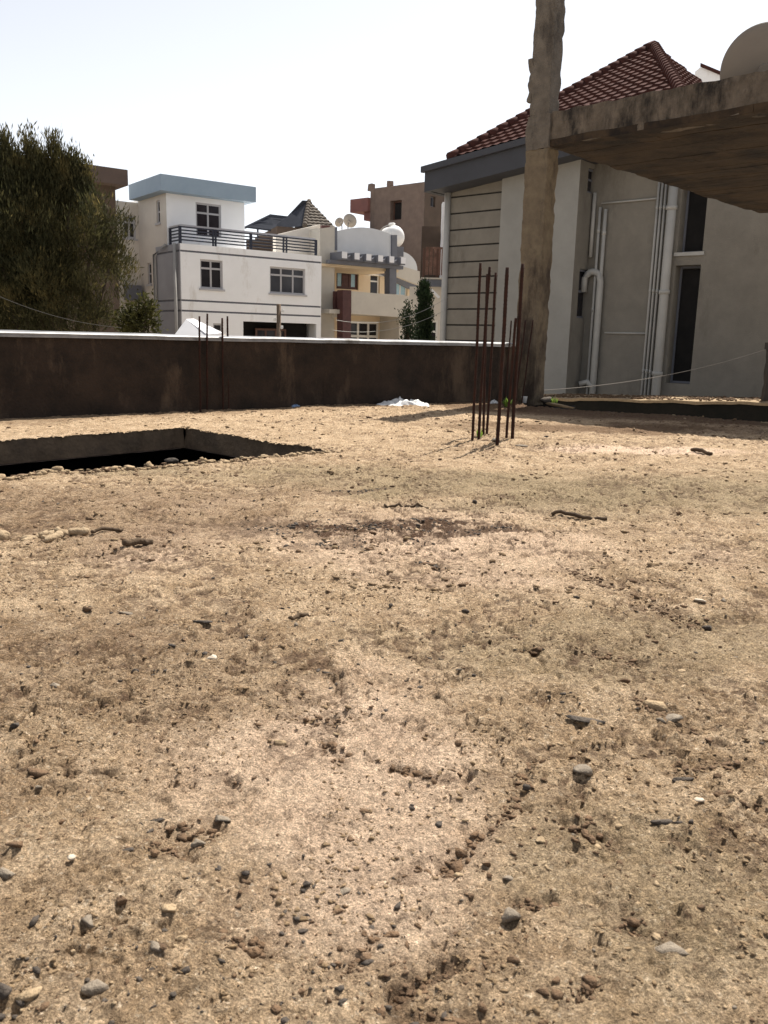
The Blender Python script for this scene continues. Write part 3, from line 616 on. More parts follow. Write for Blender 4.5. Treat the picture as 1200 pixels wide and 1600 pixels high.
window(w, FR(.4), (ops[2][0]+.8, ops[2][1]-1.2, ops[2][3]-1.5, ops[2][3]-.25), 3, .3, .12, .08, 'brownframe', 'glass', False)
window(w, FR(0), ops[3], 1, .3, .12, .07, 'frame', 'glass')
ysb = H(260.6, 350, 'x', 0).y; zr = (H(260.6, 300, 'x', 0).z+0)
zr = H(262, 299, 'y', ysb).z; xr = H(382, 330, 'y', ysb).x
op = ab(Wf, (305.5, 315.5), (346, 372), 'y', ysb, 'x'); op = (op[0], op[1], max(op[2], zt-.25), op[3])
m = MB(); wallq(m, FR(ysb), 0, xr, zt-.3, zr, [op], .12); m.quad((xr, ysb, zt-.3), (xr, 9, zt-.3), (xr, 9, zr), (xr, ysb, zr)); m.obj('upper_wall', M['white'], w)
window(w, FR(ysb), op, 2, .3, .1, .07, 'frame', 'glass', False)
# side wall facing left
so_ = [ab(Wf, (244, 313.7), (250.4, 348), 'x', 0, 'y'), ab(Wf, (230.3, 411), (237.3, 444), 'x', 0, 'y')]
yw = H(217.5, 380, 'x', 0).y
ylow = H(246, 450, 'x', 0).y
sg = [(z_[0], z_[1]) for z_ in grv]
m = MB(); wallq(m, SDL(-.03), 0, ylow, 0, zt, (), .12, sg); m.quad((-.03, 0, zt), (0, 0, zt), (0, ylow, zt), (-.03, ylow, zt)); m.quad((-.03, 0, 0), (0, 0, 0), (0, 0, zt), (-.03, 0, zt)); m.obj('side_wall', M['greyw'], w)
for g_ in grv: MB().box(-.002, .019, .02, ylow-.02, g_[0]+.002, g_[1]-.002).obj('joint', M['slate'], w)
m = MB(); wallq(m, SDL(0), ysb, yw, 0, zr, so_, .12); m.obj('upper_side_wall', M['beige'], w)
for o_ in so_: window(w, SDL(0), o_, 1, .5, .1, .06, 'frame', 'glass')
MB().tube([(-.12, ylow-.05, 0), (-.12, ylow-.05, zt-.3), (-.12, ylow-1.2, zt+.0)], .06, 8).obj('downpipe', M['pipe'], w, True)
yp = H(274, 450, 'x', -.12).y; MB().tube([(-.12, yp, 0), (-.12, yp, zt)], .065, 8).obj('downpipe', M['pipe'], w, True)
# rear wing projecting left
xw = -2.6; ztw = H(205, 316, 'y', yw).z
op = ab(Wf, (191, 335), (217, 374), 'y', yw, 'x'); op = (op[0], min(op[1], -.12), op[2], op[3])
m = MB(); wallq(m, FR(yw), xw, 0, 0, ztw, [op], .12); m.quad((xw, yw, 0), (xw, yw+6, 0), (xw, yw+6, ztw), (xw, yw, ztw)); m.quad((xw, yw, ztw), (0, yw, ztw), (0, yw+6, ztw), (xw, yw+6, ztw)); m.quad((0, yw, 0), (0, yw+6, 0), (0, yw+6, ztw), (0, yw, ztw)); m.obj('rear_wing', M['beige'], w)
window(w, FR(yw), op, 2, .3, .1, .08, 'frame', 'glass')
a = H(215, 460, 'y', yw-.2); MB().box(a.x-.5, a.x+.1, yw-.45, yw-.02, a.z-.25, a.z+.35).obj('air_conditioner', M['slate'], w)
# roof slab
cor = H(250.7, 271.2, 'y', ysb-.5); zR = cor.z; rl = H(400, 292.5, 'y', ysb-.5).x; y_l = H(201, 291, 'x', cor.x).y
zR2 = H(252, 297, 'y', ysb-.5).z
MB().box(cor.x, rl, ysb-.5, y_l, zR2, zR).obj('roof_slab', M['bluegrey'], w)
m = MB(); m.quad((0, yw, zt-.3), (0, 9, zt-.3), (0, 9, zr), (0, yw, zr)); m.quad((0, 9, 0), (x1, 9, 0), (x1, 9, zr), (0, 9, zr)); m.obj('back_wall', M['white'], w)
# railing
ra = thing  # (a part of the house: posts and bars are its sub-parts)
m = MB(); zq = (H(282, 349.7, 'y', .12).z+H(494, 373.2, 'y', .12).z)/2
yl2 = ysb-.05
m.box(.06, x1-.25, .09, .15, zq-.06, zq); m.box(.06, .12, .15, yl2, zq-.06, zq); rl_ = m.obj('railing', M['railtop'], w)
for px in (281.5, 333, 337, 392, 443, 447.5, 493.5):
    a = H(px, 380, 'y', .12); wd_ = .05 if px in (281.5, 392, 493.5) else .028
    MB().box(a.x-wd_, a.x+wd_, .12-.035, .12+.035, zt, zq-.062).obj('post', M['navy'], rl_)
MB().box(.05, .13, yl2-.08, yl2, zt, zq-.062).obj('post', M['navy'], rl_)
for k in range(5):
    zb_ = zt+.12+(zq-.16-zt)*k/4.6; m = MB(); m.box(.13, x1-.28, .1, .14, zb_, zb_+.045); m.obj('rail', M['navy'], rl_)
    MB().box(.07, .11, .15, yl2-.08, zb_, zb_+.045).obj('rail', M['navy'], rl_)

# ------------------------------------------------------------ cream house with pergola
_o = at(500, 450, 37.5); Cf = Frame((_o.x, _o.y, -3.2), math.radians(37)); Hc = Cf.hit
c_ = thing('cream_house', 'cream house with a curved grey pediment, pergola beams and a walled balcony', 'house', Cf.o, Cf.ang)
def poly(name, pts, y, dep, mt, par=None, zfix=None):
    P = [Hc(*p, 'y', y) for p in pts]
    if zfix is not None:
        for i in zfix: P[i].z = 0
    return MB().prism(P, (0, dep, 0)).obj(name, M[mt], par or c_)
poly('side_pier', [(500, 357), (523, 354), (523, 560), (500, 560)], 0, 3, 'stone', zfix=(2, 3))
poly('sloping_parapet', [(431, 367), (500.5, 350.5), (500.5, 400), (431, 400)], .8, .25, 'beige')
poly('brick_stub', [(503, 352), (515.5, 352), (515.5, 367), (503, 367)], 3.05, .3, 'wine')
ped = [(526, 394), (526, 361)]+[(526+(612-526)*t, 361-8.5*math.sin(t*math.pi*.92)*1.15+t*8) for t in [k/12 for k in range(1, 13)]]+[(612, 402)]
poly('pediment', ped, .3, .3, 'pale')
poly('pilaster', [(521.5, 355), (527, 354.5), (527, 391), (521.5, 391)], .22, .4, 'slate')
poly('pilaster', [(612.6, 367), (620.5, 367), (620.5, 403), (612.6, 402)], .22, .4, 'slate')
# pergola
zp = (Hc(538, 399, 'y', -.8).z); xs_ = [Hc(px, 399, 'y', -.9).x for px in (538, 557.6, 576, 594.5, 612, 630)]
for xv in xs_:
    o_ = MB().box(xv-.13, xv+.13, -.9, .28, zp-.18, zp+.14).obj('pergola_beam', M['slate'], c_)
    MB().box(xv-.125, xv+.125, -.93, -.902, zp-.13, zp+.135).obj('beam_end', M['sheet'], o_)
xL = xs_[0]-.5; xR = xs_[-1]+.3
MB().box(xL, xR, -.55, -.25, zp-.34, zp-.19).obj('pergola_fascia', M['slate'], c_)
m = MB()
for a_, b_ in zip(xs_[:-1], xs_[1:]):
    n = 8; top = [(a_+.13+(b_-a_-.26)*k/n, -.7, zp+.1-.13*math.sin(math.pi*k/n)) for k in range(n+1)]
    m.prism(top+[(b_-.13, -.7, zp-.18), (a_+.13, -.7, zp-.18)], (0, .12, 0))
m.obj('scalloped_panel', M['slate'], c_)
MB().box(xL-.3, xR, -.2, 3.2, zp-.45, zp-.345).obj('porch_ceiling', M['cream'], c_)
# porch back wall with window, door, stair wall
zb2 = Hc(580, 460, 'y', 2.5).z-.6
xA = Hc(523, 430, 'y', 2.5).x; xB = Hc(664, 430, 'y', 2.5).x
ow = ab(Cf, (526, 417), (560, 453), 'y', 2.5, 'x'); od = ab(Cf, (579, 427.5), (593, 462), 'y', 2.5, 'x'); od2 = ab(Cf, (618, 440), (636.5, 463), 'y', 2.5, 'x')
m = MB(); wallq(m, FR(2.5), xA, xB, 0, zp-.45, [ow, od, od2], .2); m.obj('porch_wall', M['cream'], c_)
window(c_, FR(2.5), ow, 3, .0, .15, .12, 'wine', 'curtain', False, gms=['curtain', 'wine', 'curtain'])
window(c_, FR(2.5), od, 1, .34, .15, .07, 'framew', 'glass', False)
window(c_, FR(2.5), od2, 2, .0, .15, .07, 'framew', 'curtain', False)
poly('stair_band', [(582, 422), (600, 422), (655, 444), (655, 456), (636, 450), (604, 432)], 2.3, .12, 'slate')
poly('stair_parapet', [(618, 413), (656, 424), (656, 446), (640, 440), (618, 431)], 1.6, .2, 'stone')
arc = [(621, 430), (621, 391.5)]+[(621+31*math.sin(t), 421-29*math.cos(t)) for t in [k*math.pi/2/10 for k in range(1, 11)]]+[(652, 430)]
poly('rounded_parapet', arc, 3.0, .25, 'pale')
poly('porch_column', [(609, 410), (619.5, 411), (619.5, 460), (609, 459)], -.5, .4, 'slate')
poly('balcony_wall', [(549, 455), (660, 464), (660, 498), (549, 490)], -.9, .2, 'stone')
a = Hc(549, 490, 'y', -.9); b = Hc(660, 497, 'y', -.9); MB().box(a.x-1.0, b.x, -.7, 2.48, a.z-.02, a.z+.15).obj('balcony_floor', M['stone'], c_)
poly('tile_column', [(536, 453), (549, 453.5), (549, 560), (536, 560)], -.95, .45, 'wine', zfix=(2, 3))
poly('dark_panel', [(523, 455), (536, 455), (536, 483), (523, 483)], -.3, .15, 'wine')
poly('ledge', [(523, 484), (536, 484.5), (536, 496), (523, 496)], -.5, .25, 'stone')
xg0 = Hc(523, 505, 'y', .9).x; xg1 = Hc(628, 505, 'y', .9).x; ow2 = ab(Cf, (545, 501), (592, 545), 'y', .9, 'x')
m = MB(); wallq(m, FR(.9), xg0, xg1, 0, a.z-.02, [ow2], .15); m.obj('lower_wall', M['cream'], c_)
window(c_, FR(.9), ow2, 3, .55, .12, .11, 'framew', 'glass', False)
poly('lower_pier', [(624, 494), (660, 497), (660, 560), (624, 560)], -.6, 1.5, 'stone', zfix=(2, 3))
m = MB(); m.box(0, xB, 6, 6.2, 0, zp+.5); m.box(xB-.2, xB, 2.7, 6, 0, zp-.45); m.box(.0, xs_[-1], .6, 6, zp-.3, zp-.1); m.obj('back_wall', M['stone'], c_)
# tank and dishes on it
p = Cf.w(Hc(612, 371, 'y', 1.6)); tk = thing('water_tank', 'white round water tank behind the curved grey pediment', 'water tank', p, math.radians(10))
prof = [(0, -.62), (.2, -.61), (.38, -.53), (.48, -.38), (.5, -.3), (.49, -.27), (.5, -.24), (.5, .24), (.49, .27), (.5, .3), (.48, .38), (.38, .53), (.2, .61), (0, .62)]
MB().lathe(prof, 28, (0, 0, 0), (.35, -1, .05)).obj('shell', M['tank'], tk, True)
MB().lathe([(0, 0), (.16, 0), (.16, .08), (.13, .1), (0, .1)], 16, (0, 0, .55)).obj('lid', M['tank'], tk, True)
m = MB(); m.box(-.5, .5, -.5, -.42, -.9, -.45); m.box(-.5, .5, .42, .5, -.9, -.45); m.box(-.5, -.42, -.42, .42, -.9, -.45); m.obj('cradle', M['slate'], tk)
m = MB(); m.tube([(-.75, 0, .1), (-.45, -.3, .42), (0, -.3, .6)], .02, 6); m.obj('feed_pipe', M['pipe'], tk, True)
def dish(px, py, dep, r, aim, label, mt, zbase, group=None, n=36):
    p = at(px, py, dep); o = thing('satellite_dish', label, 'satellite dish', (p.x, p.y, zbase), 0, group); c = Vector((0, 0, p.z-zbase)); A_ = Vector(aim).normalized()
    prof = [(r*t, r*.32*t*t) for t in [k/10 for k in range(11)]]; prof += [(r*1.02, r*.32), (r*1.02, r*.30)]+[(r*t, r*.32*t*t-.02) for t in [k/10 for k in range(9, -1, -1)]]
    MB().lathe(prof, n, c, A_).obj('reflector', mt, o, True)
    f = c+A_*r*.95; side = A_.cross(Vector((0, 0, 1))).normalized(); upv = side.cross(A_)
    m = MB()
    for v in (side, -side, upv): m.tube([c+v*r*.95+A_*r*.3, f], .012, 6)
    m.obj('feed_arm', M['wire'], o); MB().tube([f-A_*.08, f+A_*.08], .05, 10).obj('feed_horn', M['wire'], o)
    b = c-A_*(.05); MB().tube([b-A_*.12, c-Vector((0, 0, r*.4))-A_*.22, (c.x-A_.x*.22, c.y-A_.y*.22, 0)], .025, 8).obj('mast', M['wire'], o)
    m = MB(); m.tube([b+A_*.045, b-A_*.06], .07, 10); m.obj('bracket', mt, o); return o
zt_ = Cf.w(Hc(540, 362, 'y', 2.0)).z
dish(546, 346, 40, .31, (.25, .85, .45), 'small beige satellite dish on the roof left of the curved pediment', M['dishlight'], zt_)
dish(531, 348, 41, .22, (-.5, .75, .45), 'smallest pale dish next to the beige dish above the pergola house', M['dishlight'], zt_)
bd = S.l(at(1192, 103, 10.3)); 
dish(1194, 109, 10.55, .465, (.30, .86, .36), 'big beige satellite dish seen from behind on top of the overhead slab', M['dish'], 3.70, None, 56)

# ------------------------------------------------------------ house with grey tile pyramid roof and canopy (behind the white house)
_o = at(483, 400, 46); Rf = Frame((_o.x, _o.y, -3.2), math.radians(20)); Hr = Rf.hit
r_ = thing('tiled_roof_house', 'house behind the white terrace with a steep grey tiled pyramid roof and dark canopy', 'house', Rf.o, Rf.ang)
A0 = Hr(476, 346, 'y', -.6); Bq = Hr(524, 356, 'y', -.6); Aq = Hr(420, 368, 'y', 2.2); t_ = Hr(483, 313.5, 'y', 1.2)
zq0 = min(A0.z, Bq.z); A0.z = Bq.z = Aq.z = zq0
m = MB(); tiles(m, A0, Bq, t_, t_, .24, .24, .055); stuff(m.obj('roof_tile', M['greytile'], r_))
m = MB(); m.add([A0, t_, t_+Vector((-.35, .1, -.0)), Hr(446, 341, 'y', 2), Aq], [(0, 1, 2, 3, 4)]); m.add([Bq, t_, Vector((t_.x, 6, zq0)), Vector((Bq.x, 6, zq0))], [(0, 1, 2), (0, 2, 3)]); m.obj('roof_slope', M['slatetile'], r_)
hip_caps(r_, M['greytile'], A0, t_, 9, .12)
MB().box(Aq.x, Bq.x-.2, 0.2, 6, 0, zq0-.02).obj('wall', M['darkwall'], r_)
c1, c2, c3, c4 = Hr(383, 356, 'y', 2.), Hr(422, 337, 'y', 2.4), Hr(456, 341, 'y', 2.4), Hr(430, 362, 'y', 1.6)
MB().prism([c1, c2, c3, c4], (0, 0, .08)).obj('canopy', M['slatetile'], r_)
m = MB(); 
for t in (.2, .5, .8): m.tube([c1.lerp(c2, t), c4.lerp(c3, t)], .05, 6)
m.tube([c1, c2], .06, 6); m.tube([c1.lerp(c2, .5), c1.lerp(c2, .5)+Vector((0, 0, -1))], .05, 6); m.obj('canopy_strut', M['navy'], r_)
MB().box(c1.x, c1.x+2.2, 1.6, 1.75, c1.z-3, c1.z-.6).obj('canopy_wall', M['darkwall'], r_)

# ------------------------------------------------------------ unfinished block building
_o = at(577, 400, 50); Bf = Frame((_o.x, _o.y, -3.2), math.radians(-41)); Hb = Bf.hit
b_ = thing('block_building', 'unfinished brown block building with one square window and no roof', 'building', Bf.o, Bf.ang)
xr_ = Hb(662, 350, 'y', 0).x; zt_ = (Hb(580, 298, 'y', 0).z+Hb(661, 281, 'y', 0).z)/2
op = ab(Bf, (610, 314), (627, 343), 'y', 0, 'x')
m = MB(); wallq(m, FR(0), 0, xr_, 0, zt_, [op], .35); m.obj('front_wall', M['block'], b_)
window(b_, FR(0), op, 1, 0, .34, .08, 'brownframe', 'void', False)
yd = 9; op = ab(Bf, (673, 306), (680, 324), 'x', xr_, 'y'); m = MB(); wallq(m, SDR(xr_), 0, yd, 0, zt_, [op], .3); m.obj('side_wall', M['darkwall'], b_)
window(b_, SDR(xr_), op, 1, 0, .2, .06, 'slate', 'glass2', False)
m = MB(); m.quad((0, 0, zt_), (xr_, 0, zt_), (xr_, yd, zt_), (0, yd, zt_)); m.quad((0, 0, 0), (0, yd, 0), (0, yd, zt_), (0, 0, zt_)); m.quad((0, yd, 0), (xr_, yd, 0), (xr_, yd, zt_), (0, yd, zt_)); m.obj('roof', M['block'], b_)
for px in (579.5, 609):
    a = Hb(px, 300, 'y', .1); MB().rough(a.x-.15, a.x+.15, .0, .3, zt_-.1, zt_+.30, .2, .03, 3).obj('column_stub', M['block'], b_)
a = Hb(547, 330, 'y', -.2); a2 = Hb(547, 319, 'y', -.2); a3 = Hb(547, 338, 'y', -.2)
MB().box(a.x, -.01, -.2, 2.5, a3.z+.2, a2.z+.25).obj('cantilever_slab', M['pinkslab'], b_)
MB().box(a.x+.8, -.01, .1, 2.2, a3.z-.25, a3.z+.19).obj('cantilever_beam', M['pinkslab'], b_)
MB().box(0, xr_+.1, -.06, -.005, Hb(600, 410, 'y', 0).z-.1, Hb(600, 410, 'y', 0).z+.1).obj('floor_band', M['block'], b_)

# ------------------------------------------------------------ balcony house (between cream and taupe houses)
_o = at(655, 450, 33); Df = Frame((_o.x, _o.y, -3.2), math.radians(0)); Hd = Df.hit
d_ = thing('balcony_house', 'narrow house behind the taupe one with a rusty sheet balcony railing', 'house', Df.o, 0)
z0, z1 = Hd(680, 447, 'y', 0).z, Hd(680, 434, 'y', 0).z; xx0, xx1 = Hd(659, 440, 'y', 0).x, Hd(712, 440, 'y', 0).x
MB().box(xx0, xx1, 0, 1.6, z0, z1-.06).obj('balcony_slab', M['slate'], d_); MB().box(xx0-.04, xx1, -.04, 1.6, z1-.055, z1).obj('slab_edge', M['stone'], d_)
za, zb_ = Hd(680, 389, 'y', .05).z, z1+.1; xp = Hd(665, 400, 'y', .05).x
rr_ = MB().box(xp, xx1, .03, .1, za, za+.07).obj('balcony_railing', M['rusty'], d_)
k = 0; u = xp
while u < xx1-.1:
    MB().box(u, u+.12, .05, .075, zb_, za-.002).obj('sheet_strip', M['rusty'], rr_); u += .15; k += 1
for u in (xp-.06, xp+.45): MB().box(u-.04, u+.04, .04, .12, z1, za+.02).obj('post', M['brownframe'], rr_)
op = ab(Df, (664, 500), (683, 545), 'y', .6, 'x')
m = MB(); wallq(m, FR(.6), Hd(640, 450, 'y', .6).x, xx1, 0, z0, [op], .15); m.obj('wall', M['beige'], d_)
window(d_, FR(.6), op, 1, .4, .12, .08, 'framew', 'glass', False)
MB().box(xx0, xx1, 1.6, 1.8, 0, za+1.0).obj('back_wall', M['darkwall'], d_)
u0, u1 = Hd(690.5, 350, 'y', .9).x, Hd(712, 350, 'y', .9).x; zz0, zz1 = za+.05, Hd(695, 316, 'y', .9).z
MB().rough(u0, u1, .9, 1.5, z1, zz1, .3, .01).obj('white_pier', M['white'], d_)
MB().box(u0+.15, u0+.5, .7, .9, Hd(695, 352, 'y', .9).z, Hd(695, 348, 'y', .9).z).obj('bracket', M['navy'], d_)
a = Hd(676, 456, 'y', -.3); MB().prism([Hd(672, 452, 'y', -.3), Hd(675, 451, 'y', -.3), Hd(688, 464, 'y', -.3), Hd(685, 466, 'y', -.3)], (0, .3, 0)).obj('sloping_gutter', M['sheet'], d_)

# ------------------------------------------------------------ dark flat-roofed building behind the tree
_o = at(184, 400, 27); Lf = Frame((_o.x, _o.y, -3.2), math.radians(37)); Hl = Lf.hit
l_ = thing('dark_building', 'dark brown building with a heavy flat roof slab behind the big juniper', 'building', Lf.o, Lf.ang)
zs0 = Hl(200, 290, 'y', -.5).z; zs1 = Hl(200, 265.5, 'y', -.5).z; xs1 = Hl(200, 280, 'y', -.5).x; xs0 = Hl(-260, 240, 'y', -.5).x
MB().box(xs0, xs1, -.5, 8, zs0, zs1).obj('roof_slab', M['darkslab'], l_)
ops = [ab(Lf, (90, 330), (130, 390), 'y', 0, 'x'), ab(Lf, (0, 320), (40, 390), 'y', 0, 'x')]
m = MB(); wallq(m, FR(0), xs0+.6, 0, 0, zs0, ops, .15); m.quad((0, 0, 0), (0, 7.5, 0), (0, 7.5, zs0), (0, 0, zs0)); m.quad((xs0+.6, 7.5, 0), (0, 7.5, 0), (0, 7.5, zs0), (xs0+.6, 7.5, zs0)); m.obj('wall', M['darkwall'], l_)
for o_ in ops: window(l_, FR(0), o_, 2, .3, .1, .07, 'brownframe', 'glass')

# ------------------------------------------------------------ ledge, post and wire on the right
a = at(868, 617, 18.5); b = at(1215, 624, 15.9); d = (b-a); d.z = 0; Ln = d.length; ang = math.atan2(d.y, d.x)
lg = thing('concrete_ledge', 'sunlit rubble-topped concrete ledge between the terrace edge and the taupe house', 'ledge', (a.x, a.y, -3.2), ang)
dz = b.z-a.z
def lf(u, v, z): return (u, v, z+dz*u/Ln)
MB().rough(-1.6, Ln+2, -1.15, .5, 0, a.z+3.14, .22, .03, 2, lf, 4).obj('ledge_wall', M['ledge_shade'], lg, True)  # face coloured almost black in place of the gap's shade
MB().rough(-1.6, Ln+2, -1.2, .5, a.z+3.145, a.z+3.2, .15, .02, 2, lf, 4).obj('ledge_top', M['stonepale'], lg, True)
V = []; Fc = []
ico_v = None
def ico(sub=1):
    import bmesh
    bm = bmesh.new(); bmesh.ops.create_icosphere(bm, subdivisions=sub, radius=1.); bm.verts.ensure_lookup_table()
    v = np.array([q.co[:] for q in bm.verts]); f = np.array([[q.index for q in t.verts] for t in bm.faces]); bm.free(); return v, f
I1, I2 = ico(1), ico(2)
def scatter(name, P, R, m, base, flat=(.25, .8), parent=None, jag=.45):
    v, f = base; n = len(P)
    if n == 0: return None
    S_ = np.stack([R*rng.uniform(.8, 1.9, n), R*rng.uniform(.65, 1.2, n), R*rng.uniform(flat[0], flat[1], n)], 1)
    A_ = rng.uniform(0, 2*np.pi, n); ca, sa = np.cos(A_), np.sin(A_)
    pert = 1+rng.uniform(-jag, jag, (n, len(v), 1)); q = v[None]*pert*S_[:, None, :]
    tl = rng.uniform(-.35, .35, n)[:, None]; q[..., 2] += tl*q[..., 0]*.6
    out = np.stack([q[..., 0]*ca[:, None]-q[..., 1]*sa[:, None], q[..., 0]*sa[:, None]+q[..., 1]*ca[:, None], q[..., 2]], 2)+P[:, None, :]
    FF = (f[None]+(np.arange(n)*len(v))[:, None, None]).reshape(-1, 3)
    return nmesh(name, out.reshape(-1, 3), FF, m, parent)
n = 1100; u = rng.uniform(0, Ln+1, n); v_ = rng.uniform(-1.1, .4, n)
P = np.stack([u, v_, a.z+3.2+dz*u/Ln+.01], 1); stuff(scatter('ledge_rubble', P, rng.uniform(.01, .032, n), M['stonebrown'], I1, parent=lg))
p = at(1199, 600, 15.2); po = thing('fence_post', 'dark wooden post at the right edge of the picture by the taupe house', 'post', (p.x, p.y, -3.2))
zt_ = at(1199, 538, 15.2).z+3.2
MB().rough(-.06, .06, -.06, .06, 0, zt_, .1, .008, 6).obj('post_shaft', M['wiredark'], po); MB().box(-.09, .09, -.08, .08, zt_-.1, zt_+.03).obj('post_cap', M['wiredark'], po)
def wire(name, label, pts, r=.006, m='wire', cat='wire', sag=.0, group=None):
    A_, B_ = at(*pts[0]), at(*pts[1]); o = MB(); o.tube([A_.lerp(B_, t/16)-Vector((0, 0, sag*4*(t/16)*(1-t/16))) for t in range(17)], r, 5); return tag(o.obj(name, M[m]), label, cat, group)
wire('string_wire', 'thin sagging wire strung from the column to the dark post before the taupe house', [(846, 610, 12.), (1196, 546, 15.1)], .006, 'wire', sag=.12)
wire('overhead_wire', 'upper pale wire crossing before the cream house to the cypress', [(525, 500, 20), (700, 464, 24)], .006, 'pipe', sag=.3)
wire('overhead_wire', 'lower pale wire crossing before the cream house near the wall top', [(520, 516, 20), (700, 482, 24)], .006, 'pipe', sag=.25)
wire('overhead_wire', 'thin dark wire running from the big juniper to the bush', [(-20, 455, 13), (190, 512, 14)], .0045, 'wiredark', sag=.1)
# wooden utility post
p = at(435.5, 520, 16); up_ = thing('wooden_post', 'short weathered wooden post with insulators before the white house garage', 'post', (p.x, p.y, -3.2)); zt_ = at(435, 475, 16).z+3.2
MB().tube([(0, 0, 0), (.01, 0, zt_*.5), (0, 0, zt_)], [.05, .045, .04], 8).obj('post_shaft', M['wood'], up_, True)
for k, (dx, dz_) in enumerate(((.075, -.12), (-.07, -.28), (.06, -.42))):
    MB().lathe([(0, -.03), (.03, -.025), (.02, -.01), (.032, .0), (.02, .015), (.025, .03), (0, .035)], 10, (dx, -.02, zt_+dz_)).obj('insulator', M['framew'], up_, True)
# white ridge of a shed roof
p = at(310, 515, 15); sh = thing('shed_roof', 'bright white metal shed roof ridge just above the low wall', 'roof', (p.x, p.y, -3.2))
q0, q1, q2, q3 = [at(*t)-Vector((p.x, p.y, -3.2)) for t in ((291, 498.5, 15), (303, 498, 15.6), (348, 520, 14.8), (272, 524, 14.4))]
MB().prism([q0, q1, q2, q2+Vector((-.16, -.5, -.03))], (0, 0, -.03)).obj('roof_sheet', M['sheet'], sh)
MB().prism([q0, q2+Vector((-.17, -.5, -.06)), q3], (0, .03, 0)).obj('gable_sheet', M['greyw'], sh)
m = MB(); m.box(q3.x+.08, q2.x-.1, q3.y+.08, q1.y, 0, q3.z+.04); m.obj('shed_wall', M['beige'], sh)

# ------------------------------------------------------------ trees and plants
def leaves(name, C, D, n_per, ln, wd_, mt, parent, spread=.5):
    """C (n,3) clump centres, D (n,3) clump directions: each clump is a spray of narrow leaf faces"""
    n = len(C); k = n_per
    d = D[:, None, :]+rng.normal(0, spread, (n, k, 3)); d /= np.linalg.norm(d, axis=2, keepdims=True)
    c = C[:, None, :]+rng.normal(0, ln*.62, (n, k, 3))+d*ln*rng.uniform(-.9, .9, (n, k, 1)); side = np.cross(d, rng.normal(0, 1, (n, k, 3))); side /= np.linalg.norm(side, axis=2, keepdims=True)+1e-9
    L_ = ln*rng.uniform(.6, 1.4, (n, k, 1)); w_ = wd_*rng.uniform(.6, 1.4, (n, k, 1))
    V = np.stack([c, c+d*L_*.5+side*w_, c+d*L_, c+d*L_*.5-side*w_], 2).reshape(-1, 3)
    return nmesh(name, V, np.arange(len(V)).reshape(-1, 4), mt, parent)
def blob_pts(blobs, dens, dep_scale=1.0):
    C = []; D = []
    for c, r, up_ in blobs:
        n = int(dens*r**2.2); v = rng.normal(0, 1, (n, 3)); v /= np.linalg.norm(v, axis=1, keepdims=True); rad = rng.uniform(.25, 1, (n, 1))**.45
        p = v*rad*r*np.array([1, dep_scale, 1.05]); keep = fb((p[:, 0]+c[0]*3)*2.2/r*.5+9, (p[:, 2]+p[:, 1]*.7+c[2])*2.2/r*.5, 3, 33) > .45
        p = p[keep]; C.append(p+np.array(c)); dd = v[keep]*.6+np.array([0, 0, up_]); D.append(dd)
    return np.concatenate(C), np.concatenate(D)
TD = 16.; tb = at(70, 520, TD); tr = thing('juniper_tree', 'big dark juniper tree with feathery upright tips before the dark building', 'tree', (tb.x, tb.y, -3.2))
def T(px, py, dy=0.): p = at(px, py, TD+dy); return (p.x-tb.x, p.y-tb.y, p.z+3.2)
px_m = TD/F
bl = [((-40, 335), 75), ((25, 330), 60), ((75, 335), 48), ((104, 350), 40), ((40, 380), 85), ((-30, 400), 90), ((120, 390), 62), ((160, 375), 36), ((165, 420), 38), ((95, 450), 70), ((20, 470), 75), ((150, 465), 38), ((182, 405), 24), ((135, 345), 30), ((-60, 470), 70), ((172, 355), 22), ((100, 500), 45), ((40, 505), 50), ((0, 500), 50), ((-45, 500), 50), ((140, 500), 26), ((60, 440), 60)]
blobs = [(T(c[0], c[1], random.uniform(-.4, .5)), r*px_m, .9) for c, r in bl]
for k in range(46):
    c, r = random.choice(bl); a_ = random.uniform(0, 6.28); qx = min(c[0]+math.cos(a_)*r, 194); qy = c[1]-math.sin(a_)*r*.9; qy = max(qy, 306 if qx > 95 else 280); blobs.append((T(qx, qy, random.uniform(-.5, .5)), random.uniform(8, 18)*px_m, 1.2))
C, D = blob_pts(blobs, 700)
for px, py, h, wd_ in ((3, 196, 95, 13), (20, 222, 70, 9), (43, 198, 100, 15), (58, 226, 70, 10), (81, 202, 95, 12), (96, 232, 60, 10), (112, 230, 70, 12), (128, 246, 40, 8), (-20, 205, 100, 12), (68, 240, 60, 8), (32, 240, 60, 8)):
    t = rng.uniform(0, 1, int(h*1.5))**.75; q = np.array([T(px, py+10, 0)]); n_ = len(t); o_ = rng.normal(0, 1, (n_, 2))*(wd_*px_m*(.10+.62*t))[:, None]*.75
    C = np.concatenate([C, np.stack([q[0, 0]+o_[:, 0]+.1*t, q[0, 1]+o_[:, 1], q[0, 2]-t*h*px_m], 1)]); D = np.concatenate([D, np.stack([o_[:, 0]*1.6, o_[:, 1]*1.6, np.full(n_, 1.2)], 1)])
leaves('crown', C, D, 16, .11, .0095, M['juniper'], tr, .34)
m = MB(); m.tube([(0, 0, 0), (.05, .02, 1.5), (0, .05, 2.6), (-.1, 0, 4.2)], [.22, .17, .13, .06], 10)
for px, py in ((3, 230), (43, 235), (80, 240), (112, 270), (150, 350), (170, 420), (-20, 300), (110, 400)):
    e = Vector(T(px, py)); s_ = Vector((0, .02, random.uniform(1.2, 2.4))); m.tube([s_, s_.lerp(e, .5)+Vector((0, 0, -.2)), e], [.08, .05, .015], 7)
m.obj('trunk', M['bark'], tr, True)
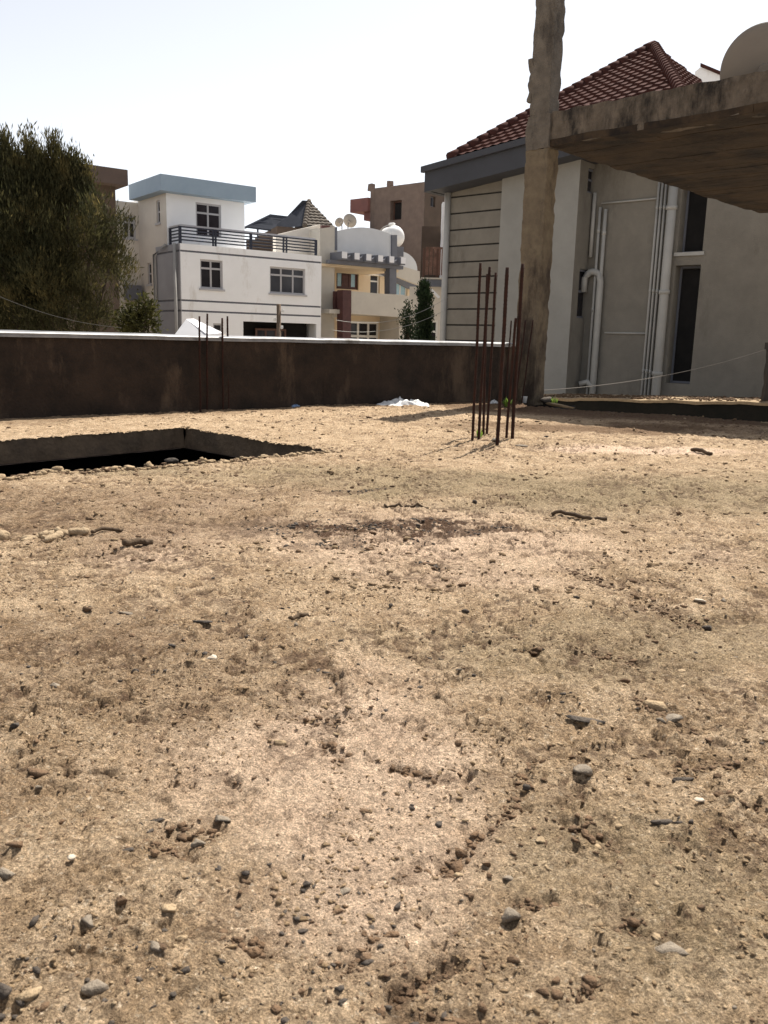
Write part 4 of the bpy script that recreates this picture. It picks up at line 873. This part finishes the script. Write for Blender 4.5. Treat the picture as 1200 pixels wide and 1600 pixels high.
def simple_tree(name, label, base, bl, dens, n_per, ln, wd_, mt, dep, cat='tree', up_=.9, th=.06, spread=.6, gaps=True):
    b = at(base[0], base[1], dep); o = thing(name, label, cat, (b.x, b.y, -3.2))
    B = [((lambda p: (p.x-b.x, p.y-b.y, p.z+3.2))(at(px, py, dep+random.uniform(-.15, .15))), r*dep/F, up_) for px, py, r in bl]
    C, D = blob_pts(B, dens); leaves('crown', C, D, n_per, ln, wd_, M[mt], o, spread)
    tp = B[0][0]; m = MB(); m.tube([(0, 0, 0), (0, 0, tp[2]*.5), tp], [th, th*.8, th*.2], 8)
    for q in B[1:8]: m.tube([(0, 0, max(.3, q[0][2]-1.0)), q[0]], [th*.4, th*.12], 6)
    m.obj('trunk', M['bark'], o, True); return o
simple_tree('bush', 'yellow-green bush before the side wall of the white house, right of the juniper', (222, 520), [(222, 480, 14), (208, 495, 16), (235, 490, 14), (222, 505, 22), (195, 507, 14), (240, 508, 12), (228, 478, 8), (205, 505, 16), (185, 500, 12), (240, 478, 6)], 1500, 8, .09, .022, 'bush', 18, 'bush', .4)
simple_tree('cypress_tree', 'narrow dark cypress at the right end of the cream balcony', (662, 520), [(663, 446, 7), (662, 456, 8), (663, 466, 10), (662, 478, 11), (663, 490, 11.5), (662, 502, 12), (663, 514, 12), (662, 528, 14), (663, 540, 14)], 5200, 9, .075, .016, 'cypress', 27, 'tree', 1.4, .08, .35)
simple_tree('slender_tree', 'thin airy young tree left of the dark cypress', (637, 520), [(638, 472, 4), (636, 482, 7), (640, 490, 6), (634, 497, 9), (640, 505, 8), (634, 513, 9), (640, 520, 9), (628, 490, 3), (647, 500, 4), (636, 530, 10)], 2600, 7, .075, .018, 'cypress', 25, 'tree', .8, .05, .7)
def weed(px, py, n, ln, label):
    p = on(px, py); o = thing('weed', label, 'plant', p); v = []; 
    for k in range(n):
        a_ = random.uniform(0, 6.28); tl = random.uniform(.15, .9); L_ = ln*random.uniform(.5, 1.1); d = Vector((math.cos(a_)*tl, math.sin(a_)*tl, 1)).normalized(); s_ = d.cross(Vector((0, 0, 1))).normalized()*L_*.13
        b0 = Vector((random.uniform(-.03, .03), random.uniform(-.03, .03), 0)); mid = b0+d*L_*.55; e = b0+d*L_*.95+Vector((d.x, d.y, -.25))*L_*.25
        m = MB(); m.add([b0, mid+s_, e, mid-s_, mid+Vector((0, 0, .004))], [(0, 1, 4), (1, 2, 4), (2, 3, 4), (3, 0, 4)]); m.obj('leaf', M['weed'], o)
    return o
weed(791, 636, 26, .17, 'bright green weed growing at the end of the low wall among the bars')
weed(866, 632, 16, .11, 'small yellow-green weed on the slab edge right of the column foot')
weed(750, 684, 9, .10, 'tiny pale green sprout at the left foot of the bar cluster')

# ------------------------------------------------------------ rubbish on the terrace
def crumple(name, label, px, py, w_, d_, h_, mt, cat, seed):
    p = on(px, py); n = 34; vs_ = []; o = thing(name, label, cat, p)
    for i in range(n+1):
        for j in range(n+1):
            u, v = i/n*2-1, j/n*2-1; r = max(abs(u), abs(v)); q = Vector((u*2.2+seed, v*2.2, seed)); e = (1-r**2.5)
            ed = 1+.35*mnoise.noise(Vector((math.atan2(v, u)*1.4, seed, 2)))
            hh = h_*(.15+.9*abs(mnoise.fractal(q, .9, 2.1, 5)))*max(0, e)**.6
            vs_.append((u*w_*.5*ed+.02*mnoise.noise(q*2), v*d_*.5*ed+.02*mnoise.noise(q*2+Vector((5, 5, 5))), hh+.004))
    W = n+1; MB().add(vs_, [(i*W+j, i*W+j+1, (i+1)*W+j+1, (i+1)*W+j) for i in range(n) for j in range(n)]).obj('sheet', M[mt], o, True); return o
crumple('plastic_sheet', 'crumpled white plastic sheet lying at the foot of the low wall', 628, 633, .58, .42, .10, 'plastic', 'plastic sheet', 3.3)
crumple('blue_wrapper', 'small blue plastic scrap by the foot of the low wall', 463, 637, .1, .1, .06, 'blue', 'wrapper', 8.1)
crumple('white_wrapper', 'small white plastic scrap behind the bars near the end of the low wall', 771, 630, .12, .12, .05, 'plastic', 'wrapper', 5.7)
p = on(819, 631); cu = thing('plastic_cup', 'small pale plastic cup left of the column foot', 'cup', p)
MB().lathe([(0, .002), (.028, .002), (.038, .085), (.041, .088), (.036, .085), (.026, .008), (0, .008)], 18).obj('cup', M['plastic'], cu, True)
def rock(px, py, wpx, label, mt, flat=.5, el=1.3, seed=None, name='stone', cat='stone', group=None, sink=.25, ang=None, zoff=0.):
    p = on(px, py); dist = (p-CAM).length; r = wpx*dist/F*.5/math.sqrt(el)*1.0; sd_ = seed if seed is not None else px*1.37+py
    v, f = I2; R_ = random.Random(sd_); P = v.copy()
    cuts = [Vector((R_.gauss(0, 1), R_.gauss(0, 1), R_.gauss(0, .8))).normalized() for _ in range(13)]; lim = [R_.uniform(.38, .75) for _ in cuts]
    for i in range(len(P)):
        q = Vector(P[i])
        for c_u, l_ in zip(cuts, lim):
            d_ = q.dot(c_u)
            if d_ > l_: q = q-c_u*(d_-l_)
        q += Vector((mnoise.noise(q*2+Vector((sd_, 0, 0))), mnoise.noise(q*2+Vector((0, sd_, 0))), mnoise.noise(q*2+Vector((0, 0, sd_)))))*.09
        P[i] = (q.x*el, q.y/ (el**.3), q.z*flat)
    P *= r; o = nmesh(name, P, f, M[mt]); o.location = (p.x, p.y, p.z+P[:, 2].max()*(1-2*sink)+zoff); o.rotation_euler = (R_.uniform(-.15, .15), R_.uniform(-.15, .15), ang if ang is not None else R_.uniform(-.6, .6)); return tag(o, label, cat, group)
ST = [
 (212, 1055, 18, 'dark brown lump of stone alone on the left, above the grey pebble', 'stonedark', .7, 1.2), (86, 1083, 27, 'smooth bluish grey pebble lying near the left edge', 'stonegrey', .5, 1.5),
 (25, 1138, 19, 'small dark clod right at the left edge', 'stonedark', .7, 1.2), (60, 1209, 38, 'low dark ragged clod near the left edge below the grey pebble', 'stonebrown', .35, 1.8),
 (247, 1285, 23, 'dark flat chip above the crumb-filled hollow at lower left', 'stonedark', .45, 1.5), (350, 1282, 34, 'long flat grey stone chip at the right of the crumb-filled hollow', 'stonegrey', .35, 1.7),
 (310, 1329, 28, 'upright pointed grey slate chip in the hollow at lower left', 'stonegrey', .8, 1.1), (200, 1331, 28, 'rounded dark stone at the left end of the hollow', 'stonedark', .6, 1.4),
 (188, 1423, 22, 'blocky brown pebble above the pair of larger stones at lower left', 'stonebrown', .8, 1.1), (137, 1449, 32, 'grey-brown wedge of stone at lower left casting a dark shadow', 'stonegrey', .6, 1.4),
 (266, 1434, 30, 'smooth pinkish grey stone at lower left, paler than its neighbours', 'stonepale', .55, 1.4), (245, 1496, 26, 'half-buried greyish pebble below the pinkish stone', 'stonegrey', .45, 1.3),
 (150, 1543, 36, 'largest pale grey stone near the bottom left', 'stonegrey', .6, 1.3), (45, 1566, 40, 'pale buff stone close to the bottom left corner', 'stonepale', .5, 1.4),
 (3, 1560, 34, 'dark stone cut by the left edge near the bottom corner', 'stonedark', .8, 1.1), (10, 1368, 36, 'flat grey shard cut by the left edge', 'stonegrey', .3, 1.8),
 (27, 1333, 36, 'brown ragged clod near the left edge above the grey shard', 'stonebrown', .4, 1.7), (112, 1349, 17, 'little white chip at lower left', 'stonewhite', .6, 1.2),
 (527, 1423, 20, 'dark pebble at the foot of the pebble cluster below centre', 'stonebrown', .6, 1.2), (540, 1392, 21, 'grey flat pebble on top of the cluster below centre', 'stonegrey', .5, 1.4),
 (477, 1384, 17, 'round dark pebble left of the pebble cluster below centre', 'stonedark', .75, 1.1), (473, 1452, 18, 'small dark pebble below and left of the cluster', 'stonedark', .6, 1.3),
 (330, 1041, 20, 'pale bone-coloured stone left of centre', 'stonewhite', .6, 1.3), (435, 1162, 26, 'buff lump with a shaded side left of the dark crumbs at centre', 'stonepale', .6, 1.3),
 (912, 1214, 48, 'broad flat grey stone lying in a ring of crumbs right of centre', 'stonegrey', .35, 1.4), (795, 1437, 38, 'faceted dark grey stone right of the bottom centre', 'stonegrey', .8, 1.2),
 (795, 1372, 26, 'smaller grey chip just above the faceted dark stone', 'stonegrey', .6, 1.3), (1035, 1299, 46, 'long black sliver of stone at right', 'stonedark', .3, 2.2),
 (1067, 1229, 40, 'dark flat slab edge sticking up at right above the black sliver', 'stonedark', .3, 1.9), (1092, 1263, 19, 'small bright white chip at right', 'stonewhite', .4, 1.5),
 (822, 1235, 17, 'small dark cube-like pebble left of the broad grey stone', 'stonedark', .85, 1.0), (717, 1170, 15, 'brown crumb above centre right of the dark crumbs', 'stonebrown', .8, 1.0),
 (717, 1207, 14, 'tiny brown pebble right below the other brown crumb', 'stonebrown', .8, 1.1), (762, 1350, 18, 'reddish brown pebble left of the grey chip', 'stonebrown', .8, 1.0),
 (1022, 1108, 42, 'broken flat crust piece at the top of the cracked patch at right', 'stonepale', .3, 1.5), (1052, 1132, 34, 'grey broken crust piece lower in the cracked patch at right', 'stonegrey', .35, 1.3),
 (920, 1135, 58, 'long curved dark crust lip right of centre', 'stonedark', .22, 2.4), (1045, 1487, 54, 'half-buried flat grey stone at lower right', 'stonegrey', .25, 1.4),
 (975, 1070, 20, 'grey-brown pebble at right above the cracked patch', 'stonebrown', .6, 1.4), (1065, 1051, 15, 'pale pebble at right above the cracked patch', 'stonepale', .5, 1.4),
 (845, 1318, 20, 'buff pebble right of the reddish one', 'stonepale', .6, 1.2), (740, 787, 12, 'dark round pebble in front of the bar cluster', 'stonedark', .9, 1.0),
 (208, 898, 18, 'grey rounded stone below the pale root pieces', 'stonegrey', .75, 1.2), (135, 956, 26, 'dark brown clod at left under the grey rounded stone', 'stonebrown', .6, 1.4),
 (196, 957, 26, 'pale greyish flat stone right of the dark clod', 'stonegrey', .35, 1.2), (314, 977, 36, 'low dark flake lying at left centre', 'stonedark', .2, 2.),
 (668, 885, 30, 'low brown clod below the dark stain at centre', 'stonebrown', .35, 1.7), (610, 958, 10, 'tiny dark pebble at centre', 'stonedark', .9, 1.0),
 (1103, 986, 20, 'dark clod in the broken patch at right', 'stonedark', .7, 1.2), (1091, 947, 24, 'pale chip in the broken patch at right', 'stonewhite', .3, 1.5),
 (704, 676, 13, 'brown clod left of the bar cluster', 'stonebrown', .5, 1.5), (839, 659, 9, 'small dark clod right of the bar cluster', 'stonedark', .5, 1.5), (853, 686, 8, 'tiny dark clod right of the bar feet', 'stonedark', .6, 1.3),
 (773, 692, 22, 'grey concrete lump between the feet of the bars', 'stonegrey', .5, 1.3), (755, 690, 16, 'brown concrete lump at the left feet of the bars', 'stonebrown', .5, 1.3), (815, 697, 22, 'flat grey mortar splash right of the bar feet', 'stonegrey', .2, 1.6),
 (875, 637, 40, 'flat pale broken slab piece right of the column foot', 'stonepale', .3, 1.6), (855, 628, 26, 'dark broken block at the right of the column foot', 'stonedark', .6, 1.4),
]
for px, py, wp, lb, mt, fl, el in ST: rock(px, py, wp, lb, mt, fl, el)
ORD = 'leftmost second third fourth fifth sixth seventh eighth ninth tenth eleventh twelfth thirteenth fourteenth fifteenth sixteenth seventeenth rightmost'.split()
for k, (px, py, wp) in enumerate([(2, 746, 24), (33, 744, 20), (62, 741, 14), (88, 737, 22), (108, 735, 11), (122, 734, 16), (140, 732, 10), (164, 730, 13), (186, 728, 9), (232, 724, 20), (255, 722, 11), (290, 720, 15), (318, 717, 9), (350, 714, 8), (378, 713, 10), (412, 709, 19), (437, 709, 15), (515, 706, 11)]):
    mt, fl, look = [('stonepale', .75, 'pale'), ('stonebrown', .5, 'brownish flat'), ('stonepale', .55, 'pale flattish')][k % 3]
    lb = look+' broken lump, '+ORD[k]+(' from the left' if 0 < k < 17 else '')+' on the near lip of the floor opening'
    rock(px, py+3, wp, lb, mt, fl, 1.35, sink=.42, group='broken lumps along the near lip of the floor opening')
rock(268, 722, 26, 'dark reddish lump on the near lip of the floor opening', 'stonedark', .5, 1.5)
def roots(px, py, segs, label):                                          # knobbly pale root pieces
    p = on(px, py); o = thing('root_piece', label, 'root', p); sc_ = (p-CAM).length/F
    for x0, y0, x1, y1, r0, r1 in segs:
        a_ = Vector((x0*sc_, -y0*sc_*2.6, r0*sc_*.8)); b_ = Vector((x1*sc_, -y1*sc_*2.6, r1*sc_*.8)); pts = []; rr = []
        for k in range(9):
            t = k/8; pts.append(a_.lerp(b_, t)+Vector((r0*sc_*.35*mnoise.noise(Vector((x0, t*4, 1))), r0*sc_*.5*mnoise.noise(Vector((x0, t*4, 9))), r0*sc_*.25*math.sin(t*7)))); e = math.sqrt(max(.02, 1-(2*t-1)**4)); rr.append((r0+(r1-r0)*t)*sc_*e*(.92+.30*mnoise.noise(Vector((x0*.3, t*6, y0)))))
        MB().tube(pts, rr, 12).obj('knob', M['stonelight'], o, True)
roots(84, 842, [(-42, 7, -16, 1, 4, 6), (-20, 2, 0, -7, 6, 8), (-6, -5, 16, -9, 8, 7), (12, -8, 40, -14, 6, 9), (-2, 12, 8, -5, 5, 9), (-34, 13, -18, 5, 4, 6), (-12, 6, -4, 0, 5, 5)], 'forked knobbly pale root lying by the floor opening at left')
roots(0, 845, [(-16, 2, 14, 0, 10, 11)], 'rounded pale root lump cut by the left edge of the picture')
def stick(p0, p1, r, label):
    a_, b_ = on(*p0), on(*p1); o = MB(); pts = []
    for k in range(13):
        t = k/12; q = a_.lerp(b_, t); q.z = gh1(q.x, q.y)+r*1.1+.004*math.sin(t*5); pts.append(q-a_)
    o.tube(pts, [r*(1-.4*abs(t/12-.4)) for t in range(13)], 8); ob = o.obj('stick', M['stick'], None, True); ob.location = a_; return tag(ob, label, 'stick')
stick((143, 839), (192, 832), .008, 'thin dry stick lying right of the pale forked root, the further of two'); stick((193, 858), (238, 850), .014, 'thicker dry stick right of the pale forked root, the nearer of two')
stick((862, 807), (948, 815), .010, 'long dark stick lying on the bare patch at right'); stick((1080, 708), (1112, 713), .016, 'short dark stick near the right edge below the slab shadow')
stick((452, 978), (482, 968), .006, 'short thin twig at centre below the dark stain'); stick((600, 790), (670, 792), .007, 'thin dark twig above the big dark stain')

# ------------------------------------------------------------ loose gravel and crumbs
def gravel(name, n, y0, y1, r0, r1, m, base, seed, clump=.45):
    a_ = rng.uniform(0, 1, n*3); yy = y0+(y1-y0)*a_**1.5; xx = rng.uniform(-.75, .75, n*3)*(yy+.35); xx = np.clip(xx, -4.5, 4.2)
    k = (fb(xx*3.2, yy*3.2, 4, seed, .6) > clump) & ~in_hole(xx, yy, .08) & (left_of(xx, yy, W0, WK) < -.02) & (left_of(xx, yy, WK, WE) < -.02) & (left_of(xx, yy, E0, Eend) < -.02)
    xx, yy = xx[k][:n], yy[k][:n]; R = r0*(r1/r0)**(rng.uniform(0, 1, len(xx))**2.2)*(1+.12*yy)
    P = np.stack([xx, yy, gh(xx, yy)+R*.1], 1); return stuff(scatter(name, P, R, m, base))
gravel('loose_gravel', 450, .75, 3.2, .0018, .007, M['stonebrown'], I1, 101, .55)
gravel('pale_gravel', 1300, .75, 3.5, .0014, .005, M['stonepale'], I1, 102, .5)
gravel('grey_gravel', 70, .75, 5, .002, .008, M['stonegrey'], I1, 103, .44)
gravel('dark_crumbs', 1500, .75, 4.5, .0014, .0055, M['stonedark'], I1, 104, .57)
gravel('far_crumbs', 700, 3, 10.5, .003, .009, M['stonebrown'], I1, 105, .57)
gravel('far_pale_crumbs', 900, 3, 10.5, .003, .009, M['stonepale'], I1, 106, .45)
def crumbs(name, n, src, m, r0, r1):
    Ps = []
    for a_, b_, w_, *_r in src:
        k = int(n*w_*((b_-a_).length+.05)*8)+14; t = rng.uniform(0, 1, k); off = rng.normal(0, w_*.5, (k, 2)); Ps.append(np.stack([a_.x+(b_.x-a_.x)*t+off[:, 0], a_.y+(b_.y-a_.y)*t+off[:, 1]], 1))
    Q = np.concatenate(Ps); R = r0*(r1/r0)**(rng.uniform(0, 1, len(Q))**2); P = np.stack([Q[:, 0], Q[:, 1], gh(Q[:, 0], Q[:, 1])+R*.25], 1); return stuff(scatter(name, P, R, m, I1))
gravel('soil_crumbs', 9000, .72, 3.0, .0013, .0045, M['soil'], I1, 107, .5)
gravel('brown_crumbs', 4200, .72, 4.0, .0012, .0042, M['stonebrown'], I1, 108, .55)
gravel('far_flakes', 1700, 2.6, 10.5, .003, .010, M['stonebrown'], I1, 109, .57)
gravel('far_soil_flakes', 2600, 2.6, 10.5, .003, .009, M['soil'], I1, 110, .5)
crumbs('seam_crumbs', 900, GOUGE, M['stonebrown'], .002, .009)
rim = [(hC+(hD-hC).normalized()*.05+Vector((.03, -.04, 0)), hD+Vector((.03, -.04, 0)), .03)]
crumbs('rim_rubble', 900, rim, M['stonepale'], .006, .024); crumbs('rim_crumbs', 900, rim, M['stonebrown'], .005, .018)
crumbs('stain_crumbs', 260, PATCH, M['stonedark'], .003, .009)
